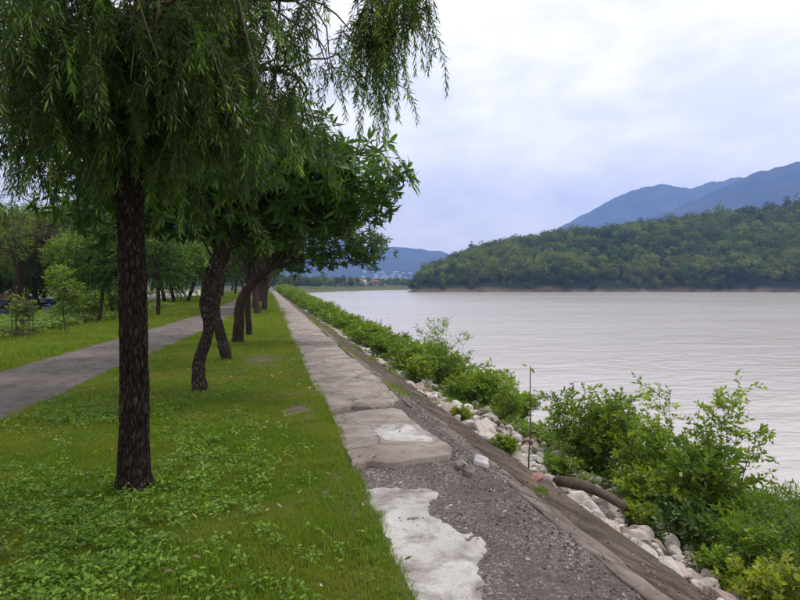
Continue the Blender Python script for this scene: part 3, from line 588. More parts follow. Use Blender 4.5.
# --- the weeping bottlebrush beside the camera
def bottlebrush():
    B = P(133, 490); o = root('bottlebrush_tree', 'weeping narrow-leaved tree with straight dark furrowed trunk on the lawn', 'tree', B)
    top = 3.55; n = 420; z = np.linspace(-.12, top, n); xx = .02*np.sin(z*1.3)-.002*z; yy_ = .02*np.sin(z*.9+1)
    r0 = np.interp(z, [-.12, 0, .12, .5, 1.6, 2.6, top], [.2, .148, .117, .103, .094, .09, .086])
    def dsp(th, zz):
        q = np.stack(np.broadcast_arrays(np.cos(th)[None]*3.4, np.sin(th)[None]*3.4, zz[:, None]*1.9), -1); wq = q+.7*np.stack([fbm(q*A([.5, .5, 1.]), 2, 3)]*3, -1)
        a = 1-np.abs(fbm(wq, 3, 5))*2.6; b = fbm(q*A([2.2, 2.2, 3.5]), 3, 8)
        return 1+.17*(np.clip(a, -.3, 1)-.4)+.09*b+.06*fbm(q*A([.22, .22, .35]), 2, 9)
    g = Geo(); g.add(*tube(np.c_[xx, yy_, z], r0, 150, dsp)); g.make('trunk', M['bark_plates'], o)
    T = np.c_[xx, yy_, z][-1]; g = Geo(); ends = []
    def loc(u, v, d): return Pd(u, v, d)-B
    limbs = []
    for i in range(11):
        a = i*2.4+.4; rr = rng.uniform(1.1, 2.1)*(.62 if math.cos(a) > .3 else 1.); limbs.append((T*A([1, 1, rng.uniform(.82, 1.)]), A([math.cos(a)*rr, math.sin(a)*rr, rng.uniform(3.3, 4.7)]), rng.uniform(.03, .05)))
    limbs.append((T*A([1, 1, .94]), loc(225, -35, 4.9), .05)); limbs.append((T, loc(395, -60, 4.7), .06)); limbs.append((T*A([1, 1, .86]), loc(20, -10, 4.3), .045))
    limbs.append((T*A([1, 1, .8]), loc(215, 40, 5.0), .04)); limbs.append((T*A([1, 1, .78]), loc(60, 55, 4.9), .035)); limbs.append((T*A([1, 1, .9]), loc(140, 20, 3.9), .035))
    limbs += [(T*A([1, 1, .86]), loc(262, 45, 5.1), .04), (T*A([1, 1, .84]), loc(300, 78, 5.3), .04), (T*A([1, 1, .8]), loc(255, 85, 4.8), .035), (T*A([1, 1, .78]), loc(190, 95, 4.5), .03)]
    for i, (a, b, r_) in enumerate(limbs):
        pts = limb_pts(a, b, 16, .12, .12, 300+i); g.add(*tube(pts, np.linspace(r_, .012, 16), 8, knob(.15, 3, i)))
        for k in range(0 if i == 12 else 15):
            t_ = pts[rng.integers(4, 16)]; e_ = t_+A([rng.normal(0, .45), rng.normal(0, .45), rng.uniform(-.95, .4)]); sp = limb_pts(t_, e_, 8, .22, .15, 400+i*16+k)
            g.add(*tube(sp, np.linspace(.011, .004, 8), 5)); ends.append(sp[2:]); 
    E = np.concatenate(ends)
    # the sprig that reaches out over the path
    for (u0, v0), (u1, v1), d0 in (((395, -60), (424, 2), 4.65), ((395, -60), (366, 8), 4.7), ((366, 8), (388, 30), 4.65), ((395, -60), (408, -4), 4.75), ((395, -60), (398, 14), 4.6), ((366, 8), (352, 44), 4.75)):
        sp = limb_pts(loc(u0, v0, 4.7), loc(u1, v1, d0), 10, .08, .1, u0+v1); g.add(*tube(sp, np.linspace(.013, .004, 10), 5)); ends.append(sp[3:])
    lv = Leaves(); st = []
    def droop(p0, out, length, tb, lsz=1., nside=2):
        n_ = max(5, int(length/.07)); t_ = np.linspace(0, 1, n_)[:, None]; w_ = A([rng.normal(0, .05), rng.normal(0, .05), 0])
        pts = p0+out*np.sqrt(t_)*length*rng.uniform(.25, .75)+A([0, 0, -1.])*length*(t_**1.7)+w_*np.sin(t_*5)*length
        st.append(pts); place(pts, tb, lsz)
        for q in range(nside):
            k = rng.integers(1, n_-1); a = rng.uniform(0, 6.28); so_ = A([math.cos(a), math.sin(a), .1]); ln = length*rng.uniform(.22, .5); m_ = max(4, int(ln/.06)); tt = np.linspace(0, 1, m_)[:, None]
            sp = pts[k]+so_*np.sqrt(tt)*ln*.5+A([0, 0, -1.])*ln*tt**1.4*.9; st.append(sp); place(sp, tb+.12, lsz)
    def place(pts, tb, lsz):
        seg = np.linalg.norm(np.diff(pts, axis=0), axis=1); Ls = seg.sum(); m_ = int(Ls/.0095); s_ = np.linspace(.08*Ls, Ls, m_); cs = np.concatenate([[0], np.cumsum(seg)])
        p = np.stack([np.interp(s_, cs, pts[:, c_]) for c_ in range(3)], -1); tn = nrm(np.gradient(p, axis=0)); ax, a, b = frames(tn)
        ph = np.arange(m_)*2.4+rng.normal(0, .3, m_); rad = a*np.cos(ph)[:, None]+b*np.sin(ph)[:, None]; an = np.radians(rng.normal(52, 10, m_))*np.linspace(1.1, .55, m_)
        d = ax*np.cos(an)[:, None]+rad*np.sin(an)[:, None]; L_ = lsz*rng.uniform(.05, .085, m_)
        lv.add(p, d, rad+rng.normal(0, .3, p.shape), L_, 0.0105*lsz*rng.uniform(.8, 1.2, m_), np.clip(tb+rng.normal(0, .12, m_)+.35*(s_/Ls)**3, 0, 1))  # tint rises along each strand, painting the crown darker inside
    def drop_from(Es, cnt, zlo, l0, l1, tb0, nside=2, spread=1.):
        for i in range(cnt):
            p0 = Es[rng.integers(len(Es))]; a = rng.uniform(0, 6.28); out = A([math.cos(a), math.sin(a), rng.uniform(0, .35)])*spread
            ln = min(rng.uniform(l0, l1), max(.25, p0[2]-zlo-rng.uniform(0, .35))); droop(p0, out, ln, rng.normal(tb0, .15), 1., nside)
    drop_from(E, 1150, 2.25, .18, .6, .24, 3)
    for sp in ends[-6:]: drop_from(sp, 8, 2.4, .3, 1.05, .36, 4, .45)
    # hanging strands over the trunk and towards the next tree, shown against the leaves behind
    for u in np.concatenate([np.arange(-30, 275, 7.), np.arange(-20, 115, 9.)]):
        d0 = rng.uniform(3.9, 5.2); p0 = loc(u+rng.normal(0, 5), rng.uniform(20, 95), d0); vb = rng.uniform(175, 225) if u < 150 else rng.uniform(170, 262) if u < 245 else rng.uniform(130, 200)
        
        ln = (vb-60)/600*d0*.85; q = E[((E-p0)**2).sum(1).argmin()]; st.append(limb_pts(q, p0, 6, .1, .1, int(u)+900)); droop(p0, A([rng.normal(0, .3), rng.normal(0, .3), .1]), ln, rng.normal(.34, .15), 1.05, 3)
    for pts in st: g.add(*tube(pts, np.linspace(.0042, .0012, len(pts)), 3))
    g.make('branches', M['twig'], o); lv.make('crown', M['bottlebrush'], o); return o
bottlebrush()
# --- the row of broad-leaved trees along the lawn
def pp(base, *q):                          # pixels at the distance of the base -> points relative to it
    d = (base-CP)@FW; return [Pd(u, v, d)-base for u, v in q]
b2 = P(200, 391); d2 = (b2-CP)@FW
t2 = [A([-.02, 0, -.1])]+pp(b2, (200, 388), (199, 362), (209, 330), (206, 303), (211, 272), (226, 243), (236, 215), (240, 180))
o = tree('broadleaf_tree', 'sinuous knobbly grey-brown trunk carrying whorls of long glossy leaves over the path', b2, t2, [.15, .105, .082, .072, .082, .074, .078, .06, .045],
     [((.9, -.2, 3.5), (1.5, 1.2, 1.)), ((.0, .2, 3.4), (1.5, 1.5, 1.1)), ((2.35, -.5, 3.1), (.85, .8, .6)), ((1.5, -.4, 3.3), (.8, .8, .6)), ((-1.2, .4, 3.2), (1.3, 1.2, 1.)), ((.6, .3, 2.6), (1.2, .9, .4)), ((1.7, -.2, 2.65), (.9, .7, .4))],
     26, 1700, 'whorl', 'broad', 'bark_knob', 21, .225, .054, 9, 'trees in a row beside the path', 56, limb_r=.03, start=.7, rings=260, trunk_disp=knob(.34, 2.6, 77, .3), singles=170,
     explicit=[(pp(b2, (236, 222), (262, 214), (290, 212), (320, 192), (350, 178)), .055, .02), (pp(b2, (222, 250), (196, 232), (170, 215)), .035, .015), (pp(b2, (300, 206), (330, 165), (372, 150)), .035, .012)])
b3 = P(226, 359); t3 = [A([0, 0, -.1])]+pp(b3, (226, 357), (221, 335), (215, 312), (218, 288), (222, 262), (224, 235))
tree('broadleaf_tree', 'slim curved brown trunk just behind the sinuous knobbly tree', b3, t3, [.15, .12, .105, .095, .09, .085, .07],
     [((.3, 0, 4.0), (1.9, 1.8, 1.2)), ((-1.2, .3, 3.7), (1.3, 1.3, 1.)), ((.5, 0, 3.0), (1.3, 1.2, .5))], 22, 900, 'whorl', 'mid', 'bark_knob', 31, .2, .055, 9, 'trees in a row beside the path', 40, limb_r=.03, start=.7, rings=160, trunk_disp=knob(.25, 2.2, 78, .3))
b4 = P(238, 343); t4 = [A([0, 0, -.1])]+pp(b4, (238, 340), (239, 322), (241, 302), (252, 284), (266, 272), (280, 262))
tree('broadleaf_tree', 'dark trunk leaning towards the river with crown spreading low over the path', b4, t4, [.19, .15, .13, .12, .11, .09, .07],
     [((2.2, 0, 3.5), (1.7, 1.5, 1.2)), ((.3, 0, 3.9), (1.6, 1.6, 1.3)), ((3.35, -.1, 2.6), (.95, .9, .62)), ((1.9, .2, 2.3), (1.1, .9, .45))], 24, 1300, 'whorl', 'mid', 'bark', 41, .17, .055, 8, 'trees in a row beside the path', 36, limb_r=.035, start=.7, rings=140, trunk_disp=knob(.25, 2., 79, .25))
b5 = P(249, 335); t5 = [A([0, 0, -.1])]+pp(b5, (249, 332), (248, 310), (248, 290), (249, 268), (250, 250))
tree('young_tree', 'slender straight dark trunk beyond the leaning tree', b5, t5, [.12, .1, .09, .085, .08, .06], [((.1, 0, 3.6), (1.3, 1.3, 1.1)), ((.2, 0, 2.8), (.9, .9, .5))], 12, 420, 'whorl', 'mid', 'bark', 51, .17, .055, 8, 'trees in a row beside the path', 10)
row = [(258, 314, 9, .0, 'reddish-brown trunk with a forked base further along the tree row', 'bark2'), (264, 311, -4, .3, 'second reddish-brown trunk further along the tree row', 'bark2')]
for i, (u, v, dx, ln, lab, bk) in enumerate(row):
    b = P(u, v); t_ = [A([0, 0, -.1])]+pp(b, (u, v-1), (u-dx*.2, v-12), (u-dx*.5, v-24), (u-dx*.9, v-34))
    tree('broadleaf_tree', lab, b, t_, [.26, .2, .16, .14, .11], [((.4, 0, 4.2), (2.2, 2.1, 1.6)), ((1.0, 0, 3.1), (1.6, 1.5, .7)), ((-1., .3, 3.8), (1.6, 1.5, 1.2))], 14, 650, 'spray_big', 'mid', bk, 61+i, .2, .07, 7, 'trees in a row beside the path', 12, limb_r=.06)
proto = bpy.data.objects['broadleaf_tree.003']
for i, yv in enumerate([40, 47, 54, 62, 71, 81, 93, 107, 124]):
    c_ = copy_tree(proto); c_.location = (-.6+rng.normal(0, .25), yv, 0); c_.rotation_euler = (0, 0, rng.uniform(0, 6.28)); k = rng.uniform(.85, 1.15); c_.scale = (k, k, k)
    c_['label'] = 'small dark tree far down the row between path and road'
# --- trees and plants across the road
def simple_tree(name, label, b, h, cr, ch, leaf, s, kind='spray_big', ns=500, L=.2, W=.09, m=7, r0=.14, bk='bark', zc=None, group=None, spl=.4, squash=1., nl=12):
    zc = zc or h-ch; t_ = [A([0, 0, -.15]), A([0, 0, .05]), A([.06*h*rng.normal(), .03*h*rng.normal(), zc*.6]), A([.05*h*rng.normal(), 0, zc]), A([.1, .1, zc+ch*.45])]
    r = np.random.default_rng(s); bl = [((0, 0, zc), (cr*.75, cr*.75, ch))]
    for i in range(5): a = r.uniform(0, 6.28); bl.append(((math.cos(a)*cr*.55, math.sin(a)*cr*.55, zc+ch*r.uniform(-.45, .45)), (cr*r.uniform(.4, .6), cr*r.uniform(.4, .6), ch*r.uniform(.35, .6)*squash)))
    return tree(name, label, b, t_, [r0*1.4, r0, r0*.85, r0*.7, r0*.4], bl, nl, ns, kind, leaf, bk, s, L, W, m, group, 10, spl, r0*.4, rings=24)
def lefty(u, d): p_ = Pxz(u, d, 0); p_[2] = float(gz(p_[0], p_[1])); return p_
bg = lefty(22, 17.2)
o = root('tree_guard', 'rusty iron guard cage around a sapling on the verge across the road', 'tree guard', bg)
for k in range(10):
    a = k*.628; g = Geo(); g.add(*tube([(math.cos(a)*.27, math.sin(a)*.27, -.05), (math.cos(a)*.27, math.sin(a)*.27, 1.12)], [.011, .011], 6)); g.make('bar', M['rust'], o)
for z in (.15, .55, .85, 1.08):
    a = np.linspace(0, 6.283, 25); g = Geo(); g.add(*tube(np.c_[np.cos(a)*.27, np.sin(a)*.27, a*0+z], np.full(25, .012), 5, cap=False)); g.make('hoop', M['rust'], o)
simple_tree('sapling', 'young leafy sapling rising inside the rusty iron guard', bg, 1.45, .36, .42, 'young', 71, ns=130, L=.1, W=.045, r0=.018, bk='bark3', zc=.9, spl=.15, nl=8)
simple_tree('sapling', 'thin-stemmed yellow-green sapling beside the road verge', lefty(65, 18.8), 2.3, .45, .85, 'young', 72, ns=220, L=.12, W=.05, r0=.025, bk='bark3', zc=1.5, spl=.2, nl=8)
simple_tree('leafy_tree', 'dense mid-green small tree across the road behind the saplings', lefty(98, 24), 3.7, 1.35, 1.25, 'mid', 73, ns=800, L=.17, W=.07, r0=.07)
simple_tree('feathery_tree', 'wide olive-brown feathery tree standing behind the parked vehicles', lefty(22, 36), 6.6, 3.6, 1.9, 'olive', 74, 'spray', 1700, .16, .05, 12, .2, spl=.6, squash=.6)
simple_tree('leafy_tree', 'pale yellow-green tree growing behind the dense small tree', lefty(70, 31), 4.2, 1.3, 1.4, 'young', 75, ns=500, L=.2, W=.09, r0=.08)
simple_tree('leafy_tree', 'dense green tree across the road seen past the furrowed trunk', lefty(158, 30), 4.6, 1.7, 1.7, 'mid', 76, ns=650, L=.2, W=.08, r0=.1)
simple_tree('wispy_tree', 'tall wispy pale tree rising above the others against the sky', lefty(4, 30), 6.8, 1.1, 2.2, 'young', 79, 'spray', 230, .14, .04, 12, .07, spl=.6)
for i, (u, d_, h_, lab_) in enumerate([(84, 26, 1.1, 'bright broad-leaved bush under the dense small tree'), (108, 29, 1.0, 'bright bush beside the furrowed trunk across the road'), (128, 34, 1.3, 'yellow-green bush at the edge of the tree belt')]):
    simple_tree('leafy_bush', lab_, lefty(u, d_), h_*1.3, h_*.9, h_*.6, 'young', 190+i, ns=260, L=.2, W=.11, r0=.03, bk='bark3', zc=h_*.65, spl=.2, nl=8)['category'] = 'bush'
tp = [simple_tree('dark_tree', 'tall dark tree in the belt across the road', lefty(40, 62), 9.5, 3.6, 3.4, 'mid', 81, ns=1100, L=.42, W=.2, m=7, r0=.22, spl=.8, group='dark trees in the belt across the road'),
      simple_tree('dark_tree', 'tall dark tree in the belt across the road', lefty(110, 58), 8.6, 3.9, 3.0, 'broad', 82, ns=1100, L=.42, W=.2, m=7, r0=.22, spl=.8, group='dark trees in the belt across the road')]
for u, d, k in [(-60, 50, 1.), (-15, 58, 1.), (5, 52, 1.), (55, 48, .95), (95, 46, .9), (125, 50, .95), (130, 42, .7), (-10, 44, .9), (40, 42, .8), (80, 40, .75), (30, 70, 1.1), (110, 75, 1.05), (75, 70, 1.05), (140, 66, .95), (165, 47, .72), (174, 52, .75), (188, 55, .75), (205, 66, .9), (150, 85, 1.1), (90, 90, 1.2), (20, 85, 1.2), (222, 75, .8), (235, 95, .9), (244, 120, .95), (185, 100, 1.1), (215, 115, 1.1), (-40, 80, 1.2), (60, 110, 1.3), (120, 120, 1.3), (170, 140, 1.4), (232, 150, 1.3), (249, 170, 1.1)]:
    c_ = copy_tree(tp[rng.integers(2)]); c_.location = [float(x) for x in lefty(u, d)]; c_.rotation_euler = (0, 0, rng.uniform(0, 6.28)); c_.scale = (k*rng.uniform(.9, 1.1), k*rng.uniform(.9, 1.1), k*rng.uniform(.85, 1.1))
# ------------------------------------------------------------------ shrubs
def shrub(name, label, base, h, spread, nst, leaf, s, L=.06, W=.025, side=6, m=9, spl=.16, group=None, lean=(0, 0), bk='twig', bare_=.25, sr=.008, big=False, tall=None):
    r = np.random.default_rng(s); o = root(name, label, 'shrub', base, group); g = Geo(); lv = Leaves(); S = []; AX = []
    for i in range(nst):
        a = r.uniform(0, 6.28); q = math.sqrt(r.uniform(0, 1)); hh = h*r.uniform(.65, 1.)*(1-.35*q)
        if tall and i < len(tall): tip = A(tall[i], float)
        else: tip = A([math.cos(a)*spread*q+lean[0]*hh, math.sin(a)*spread*q+lean[1]*hh, hh])
        b0 = A([r.normal(0, .03), r.normal(0, .03), -.08]); pts = limb_pts(b0, tip, 12, r.uniform(-.05, .08), .1, s*13+i); g.add(*tube(pts, np.linspace(sr, sr*.25, 12), 5))
        S.append(pts[-2]); AX.append(pts[-1]-pts[-2])
        for k in range(side):
            f = bare_+(1-bare_)*(k+r.uniform(0, 1))/side; j = min(11, int(f*11)); a2 = r.uniform(0, 6.28); ln = np.linalg.norm(tip)*r.uniform(.16, .34)*(1.15-.6*f)
            d = nrm(A([math.cos(a2), math.sin(a2), r.uniform(.25, .9)])); e_ = pts[j]+d*ln; sp = limb_pts(pts[j], e_, 5, .06, .1, s*17+i*9+k); g.add(*tube(sp, np.linspace(sr*.5, sr*.2, 5), 3))
            for t_ in (.35, .7, 1.): S.append(pts[j]+d*ln*t_); AX.append(d+r.normal(0, .5, 3)+A([0, 0, .2]))
    S = A(S); AX = A(AX); g.make('stems', M[bk], o)
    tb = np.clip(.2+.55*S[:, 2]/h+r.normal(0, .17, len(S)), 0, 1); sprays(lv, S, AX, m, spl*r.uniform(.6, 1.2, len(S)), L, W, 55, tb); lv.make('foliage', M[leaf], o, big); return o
def onb(u, v, dz=0.): q = Pbank(u, v); q[2] = float(bankf(q[0:1], q[1:2])[0])+dz; return q
def at_x(u, x):                            # column of the picture met by a line along the bank
    r_ = ray(u, 300); t_ = x/r_[0]; return A([x, r_[1]*t_, float(bankf(A([x]), A([0.]))[0])])
def top(v, q): return CAMZ+(284-v)/FPX*((q-CP)@FW)-q[2]
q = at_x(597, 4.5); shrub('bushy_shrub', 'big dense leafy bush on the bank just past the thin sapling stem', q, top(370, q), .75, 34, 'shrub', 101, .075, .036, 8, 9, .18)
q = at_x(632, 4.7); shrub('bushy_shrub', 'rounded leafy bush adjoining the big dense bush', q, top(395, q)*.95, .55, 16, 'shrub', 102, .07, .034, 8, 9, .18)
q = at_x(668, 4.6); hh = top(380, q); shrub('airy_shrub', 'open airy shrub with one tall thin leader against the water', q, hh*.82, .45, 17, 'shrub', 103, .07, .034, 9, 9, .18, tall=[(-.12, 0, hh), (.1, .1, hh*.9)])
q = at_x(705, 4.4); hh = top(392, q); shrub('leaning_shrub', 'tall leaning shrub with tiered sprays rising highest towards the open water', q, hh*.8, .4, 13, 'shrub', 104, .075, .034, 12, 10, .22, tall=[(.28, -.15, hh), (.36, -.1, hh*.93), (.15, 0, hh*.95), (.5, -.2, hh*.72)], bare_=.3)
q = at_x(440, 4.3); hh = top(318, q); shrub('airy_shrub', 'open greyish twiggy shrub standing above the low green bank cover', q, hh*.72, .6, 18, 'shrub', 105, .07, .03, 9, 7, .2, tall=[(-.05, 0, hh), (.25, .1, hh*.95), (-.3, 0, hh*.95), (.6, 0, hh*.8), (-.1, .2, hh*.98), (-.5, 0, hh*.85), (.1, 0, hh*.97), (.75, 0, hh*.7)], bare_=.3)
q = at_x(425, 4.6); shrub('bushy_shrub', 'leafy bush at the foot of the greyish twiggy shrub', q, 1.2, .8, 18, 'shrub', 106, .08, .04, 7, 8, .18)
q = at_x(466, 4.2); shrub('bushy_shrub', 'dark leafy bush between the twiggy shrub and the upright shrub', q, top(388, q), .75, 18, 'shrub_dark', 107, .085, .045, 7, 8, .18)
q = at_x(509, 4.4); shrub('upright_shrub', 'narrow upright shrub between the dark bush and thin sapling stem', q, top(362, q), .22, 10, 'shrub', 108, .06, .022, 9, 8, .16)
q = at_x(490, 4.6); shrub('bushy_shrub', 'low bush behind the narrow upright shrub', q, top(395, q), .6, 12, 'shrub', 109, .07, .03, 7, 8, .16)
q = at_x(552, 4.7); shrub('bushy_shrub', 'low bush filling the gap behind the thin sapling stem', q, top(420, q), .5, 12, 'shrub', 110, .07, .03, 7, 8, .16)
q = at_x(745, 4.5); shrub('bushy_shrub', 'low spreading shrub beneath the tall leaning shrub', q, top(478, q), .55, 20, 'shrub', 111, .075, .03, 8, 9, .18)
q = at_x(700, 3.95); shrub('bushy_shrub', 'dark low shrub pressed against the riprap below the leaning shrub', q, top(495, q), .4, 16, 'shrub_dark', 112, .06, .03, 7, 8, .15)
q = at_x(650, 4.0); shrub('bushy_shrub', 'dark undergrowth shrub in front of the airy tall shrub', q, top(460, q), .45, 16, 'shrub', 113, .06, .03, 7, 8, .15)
# thin sapling stem with two larger leaves
q = onb(529, 466); hh = top(366, q); o = root('sapling', 'thin upright sapling stem with two larger leaves at its tip among the stones', 'sapling', q); g = Geo()
g.add(*tube(limb_pts((0, 0, -.1), (.01, 0, hh), 14, 0, .012, 5), np.linspace(.010, .006, 14), 8)); g.make('stem', M['bark3'], o)
for k, (dx, zz) in enumerate([(-.085, .0), (.02, -.015)]):
    lv = Leaves(); lv.add(A([[dx*.3, 0, hh+zz]]), A([[dx, -.02, .03-.06*k]]), A([[0, -.6, 1.]]), .085, .05, .7); lv.make('leaf', M['shrub'], o, True)
for k in range(9):
    zz = hh*(.25+.07*k); a = k*2.4; lv = Leaves(); lv.add(A([[.008*math.cos(a), .008*math.sin(a), zz]]), A([[math.cos(a), math.sin(a), .35]]), A([[0, 0, 1.]]), rng.uniform(.03, .055), .022, rng.uniform(.2, .8)); lv.make('leaf', M['shrub'], o, True)
# clumps by the riprap
for i, (u, v, h_, sp_, lf, lab) in enumerate([(676, 492, .30, .16, 'shrub_light', 'small pale-leaved weed clump growing between the riprap stones'), (757, 585, .3, .3, 'shrub_light', 'yellow-green weed clump with reddish stems at the revetment foot'),
        (785, 600, .34, .3, 'shrub_light', 'yellow-green weed clump beside the creeper mound'), (715, 560, .22, .16, 'shrub', 'little green weed clump beside the large pale stones'), (560, 470, .3, .18, 'shrub', 'grassy green clump above the log'),
        (537, 488, .09, .07, 'shrub', 'low green clump beside the pinkish boulder'), (460, 415, .25, .15, 'shrub_light', 'yellowish weed tuft on the stones below the twiggy shrub'), (505, 447, .25, .14, 'shrub', 'green weed tuft on the stones near the upright shrub'), (640, 512, .22, .14, 'shrub_light', 'pale weed tuft at the end of the log')]):
    q = onb(u, v); shrub('weed_clump', lab, q, h_*(1.3), sp_, 14, lf, 140+i, .055, .032, 4, 6, .1, sr=.004, bare_=.4)
# creeper mound
q = at_x(812, 4.6); mo = root('creeper_mound', 'smooth rounded mound of fine creeper foliage at the water side of the bank', 'shrub', q)
d = nrm(rng.normal(0, 1, (32000, 3))); d[:, 2] = np.abs(d[:, 2]); hh = top(497, q)*.95; pm = d*A([1.0, .95, hh])*(1+.38*fbm(d*2.4, 4, 8))[:, None]*rng.uniform(.9, 1.02, (32000, 1)); lv = Leaves()
lv.add(pm, nrm(d*.5+rng.normal(0, .5, d.shape)+A([0, 0, -.1])), d+rng.normal(0, .35, d.shape), rng.uniform(.03, .065, 32000), rng.uniform(.008, .015, 32000), np.clip(.45+.4*fbm(pm*2, 3, 4)+rng.normal(0, .12, 32000), 0, 1)); lv.make('foliage', M['mound'], mo)
for i, (u, x_, v_t, lab_) in enumerate([(772, 4.15, 505, 'loose leafy shrub overhanging the creeper mound'), (800, 4.9, 482, 'wispy shrub rising behind the creeper mound'), (730, 5.0, 450, 'wispy upright sapling behind the leaning shrub')]):
    q_ = at_x(u, x_); shrub('airy_shrub', lab_, q_, top(v_t, q_), .35, 9, 'shrub', 180+i, .07, .026, 8, 8, .2, bare_=.3)
import bmesh
bm = bmesh.new(); bmesh.ops.create_icosphere(bm, subdivisions=4, radius=1); v_ = A([x.co[:] for x in bm.verts]); v_ = v_*A([.86, .82, hh*.86])*(1+.38*fbm(nrm(v_)*2.4, 4, 8))[:, None]
for x, c_ in zip(bm.verts, v_): x.co = c_
me = bpy.data.meshes.new('core'); bm.to_mesh(me); bm.free(); me.materials.append(M['bank']); c_ = bpy.data.objects.new('core', me); sc.collection.objects.link(c_); c_.parent = mo
# row of bushes running along the bank into the distance
lab = 'low green bush in the long row along the river bank'; grp = 'bushes in the row along the river bank'
pr = [shrub('bank_bush', lab, A([4.5, 17., float(bank_z(4.5))]), 1.3, .9, 22, 'shrub', 160+i, .1, .05, 6, 8, .2, grp) for i in range(3)]
pr2 = shrub('bank_bush', lab, A([3.9, 15., float(bank_z(3.9))]), .9, .8, 20, 'shrub_light', 165, .09, .045, 6, 7, .18, grp)
protos = pr+[pr2]; pr2['label'] = 'yellow-green low bush in the long row along the river bank'
spots = []; y = 12.
while y < 150:
    for x in (3.7, 4.6, 5.5):
        if rng.uniform() < .85: spots.append((x+rng.normal(0, .25), y+rng.normal(0, .4), rng.uniform(.55, .95)))
    y += 1.15*(1+y/40)
for i, (x, y, k) in enumerate(spots):
    c_ = protos[i] if i < 4 else copy_tree(protos[rng.integers(4)]); c_.location = (x, y, float(bank_z(A([x]))[0])-.1); kk = k*(1+max(0, y-30)/90); c_.scale = (kk*1.15, kk*1.15, kk); c_.rotation_euler = (0, 0, rng.uniform(0, 6.28))
q = at_x(338, 4.6); shrub('round_shrub', 'dark rounded shrub standing out of the green bank row', q, top(309, q), .9, 24, 'shrub_dark', 171, .12, .06, 7, 8, .22)
q = at_x(376, 4.5); shrub('round_shrub', 'dark green bush nearer the twiggy shrub in the bank row', q, top(331, q), .7, 20, 'shrub_dark', 172, .1, .05, 7, 8, .22)
# undergrowth that fills the bank between the shrubs
n = 5200; x = rng.uniform(3.8, 7.2, n); y = rng.uniform(2.2, 30, n); k = rng.uniform(0, 1, n) < np.clip((x-3.75)*1.2, .04, 1); x, y = x[k], y[k]
wb = [weedplant(22, .3, .12, .05, M['shrub']) for _ in range(4)]; scatter('bank_undergrowth', np.c_[x, y, bankf(x, y)], wb, rng.uniform(.35, .9, len(x)), .25, seed=31)
n = 9000; y = rng.uniform(1.5, 30, n); x = rng.choice([2.97, 1.95, 3.7], n, p=[.2, .1, .7])+rng.normal(0, .14, n); k = (n2(x, y, .8, 3, 91) > .12) & ((x > 2.9) | (y > 7)); x, y = x[k], y[k]
scatter('bank_grass', np.c_[x, y, np.where(x > 2.9, bankf(x, y)+.06, bank_z(x)+.0)], big, rng.uniform(.5, 1.3, len(x)), .3, seed=32)
n = 2600; y = rng.uniform(30, 200, n); x = rng.uniform(3.2, 7.2, n); scatter('bank_undergrowth', np.c_[x, y, bankf(x, y)], wb, rng.uniform(1.2, 3., n), .25, seed=33)

# ------------------------------------------------------------------ far bank, forest, lowland, mountains
def fc(p):                                 # world -> (sideways, forward) in the viewing frame, used only to lay out the far land
    return p[..., 0]*RT[0]+p[..., 1]*RT[1], p[..., 0]*FW[0]/math.cos(PITCH)+p[..., 1]*FW[1]/math.cos(PITCH)
def land(side, fwd):
    f = FW[:2]/np.linalg.norm(FW[:2]); return np.stack([side*RT[0]+fwd*f[0], side*RT[1]+fwd*f[1]], -1)
crest_u = A([400, 412, 430, 450, 480, 530, 570, 600, 650, 700, 760, 800, 900, 1100.]); crest_v = A([292, 290, 280, 267, 256, 247, 243, 241, 235, 229, 223, 218, 210, 202.])
def hill_h(side, fwd):
    u = 400+FPX*side/440.; hc = CAMZ+(284-np.interp(u, crest_u, crest_v))/FPX*440
    sh = 300+5*n2(side, fwd*0, .03, 3, 71)+np.clip((side-150)/400, 0, 1)*-60
    t_ = (fwd-sh); up = np.clip((t_-3)/140, 0, 1); s_ = 1-(1-up)**1.7
    bk = np.clip((t_-160)/500, 0, 1); z = -5+4.2*np.clip((t_+4)/10, 0, 1)+2.6*np.clip((t_-4)/4, 0, 1)
    end = np.clip((side+2)/14, 0, 1); return z*end-5.*(1-end)+(hc-1.5)*s_*end*(1-.35*bk)+4*n2(side, fwd, .02, 3, 72)*s_*end
sx = np.concatenate([np.arange(-14, 420, 2.5), np.arange(420, 900, 20)]); fy = np.concatenate([np.arange(215, 480, 3.), np.arange(480, 1000, 25)])
V, F = grid(sx, fy, hill_h); V[:, :2] = land(V[:, 0], V[:, 1]); struct(mk('hill', V, F, M['hill'], None, True))
def crown_src(s, h=1., wd=.75, nleaf=560, con=False):
    r = np.random.default_rng(s); bl = []
    for i in range(7): a = r.uniform(0, 6.28); q_ = r.uniform(0, .42)*wd; bl.append(((math.cos(a)*q_, math.sin(a)*q_, h*r.uniform(.4, .82)), (wd*.3*r.uniform(.7, 1.1),)*2+(h*.2*r.uniform(.7, 1.2),)))
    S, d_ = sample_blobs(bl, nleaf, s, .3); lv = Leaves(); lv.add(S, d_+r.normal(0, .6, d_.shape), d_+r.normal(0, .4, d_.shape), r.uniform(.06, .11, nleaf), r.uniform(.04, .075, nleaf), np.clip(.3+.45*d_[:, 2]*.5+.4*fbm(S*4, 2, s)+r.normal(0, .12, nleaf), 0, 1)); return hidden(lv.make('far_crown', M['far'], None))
srcs = [crown_src(900+i, 1., [.55, .7, .85, 1.05, .45, .75, .95][i], [560, 420, 620, 700, 460, 300, 640][i]) for i in range(7)]
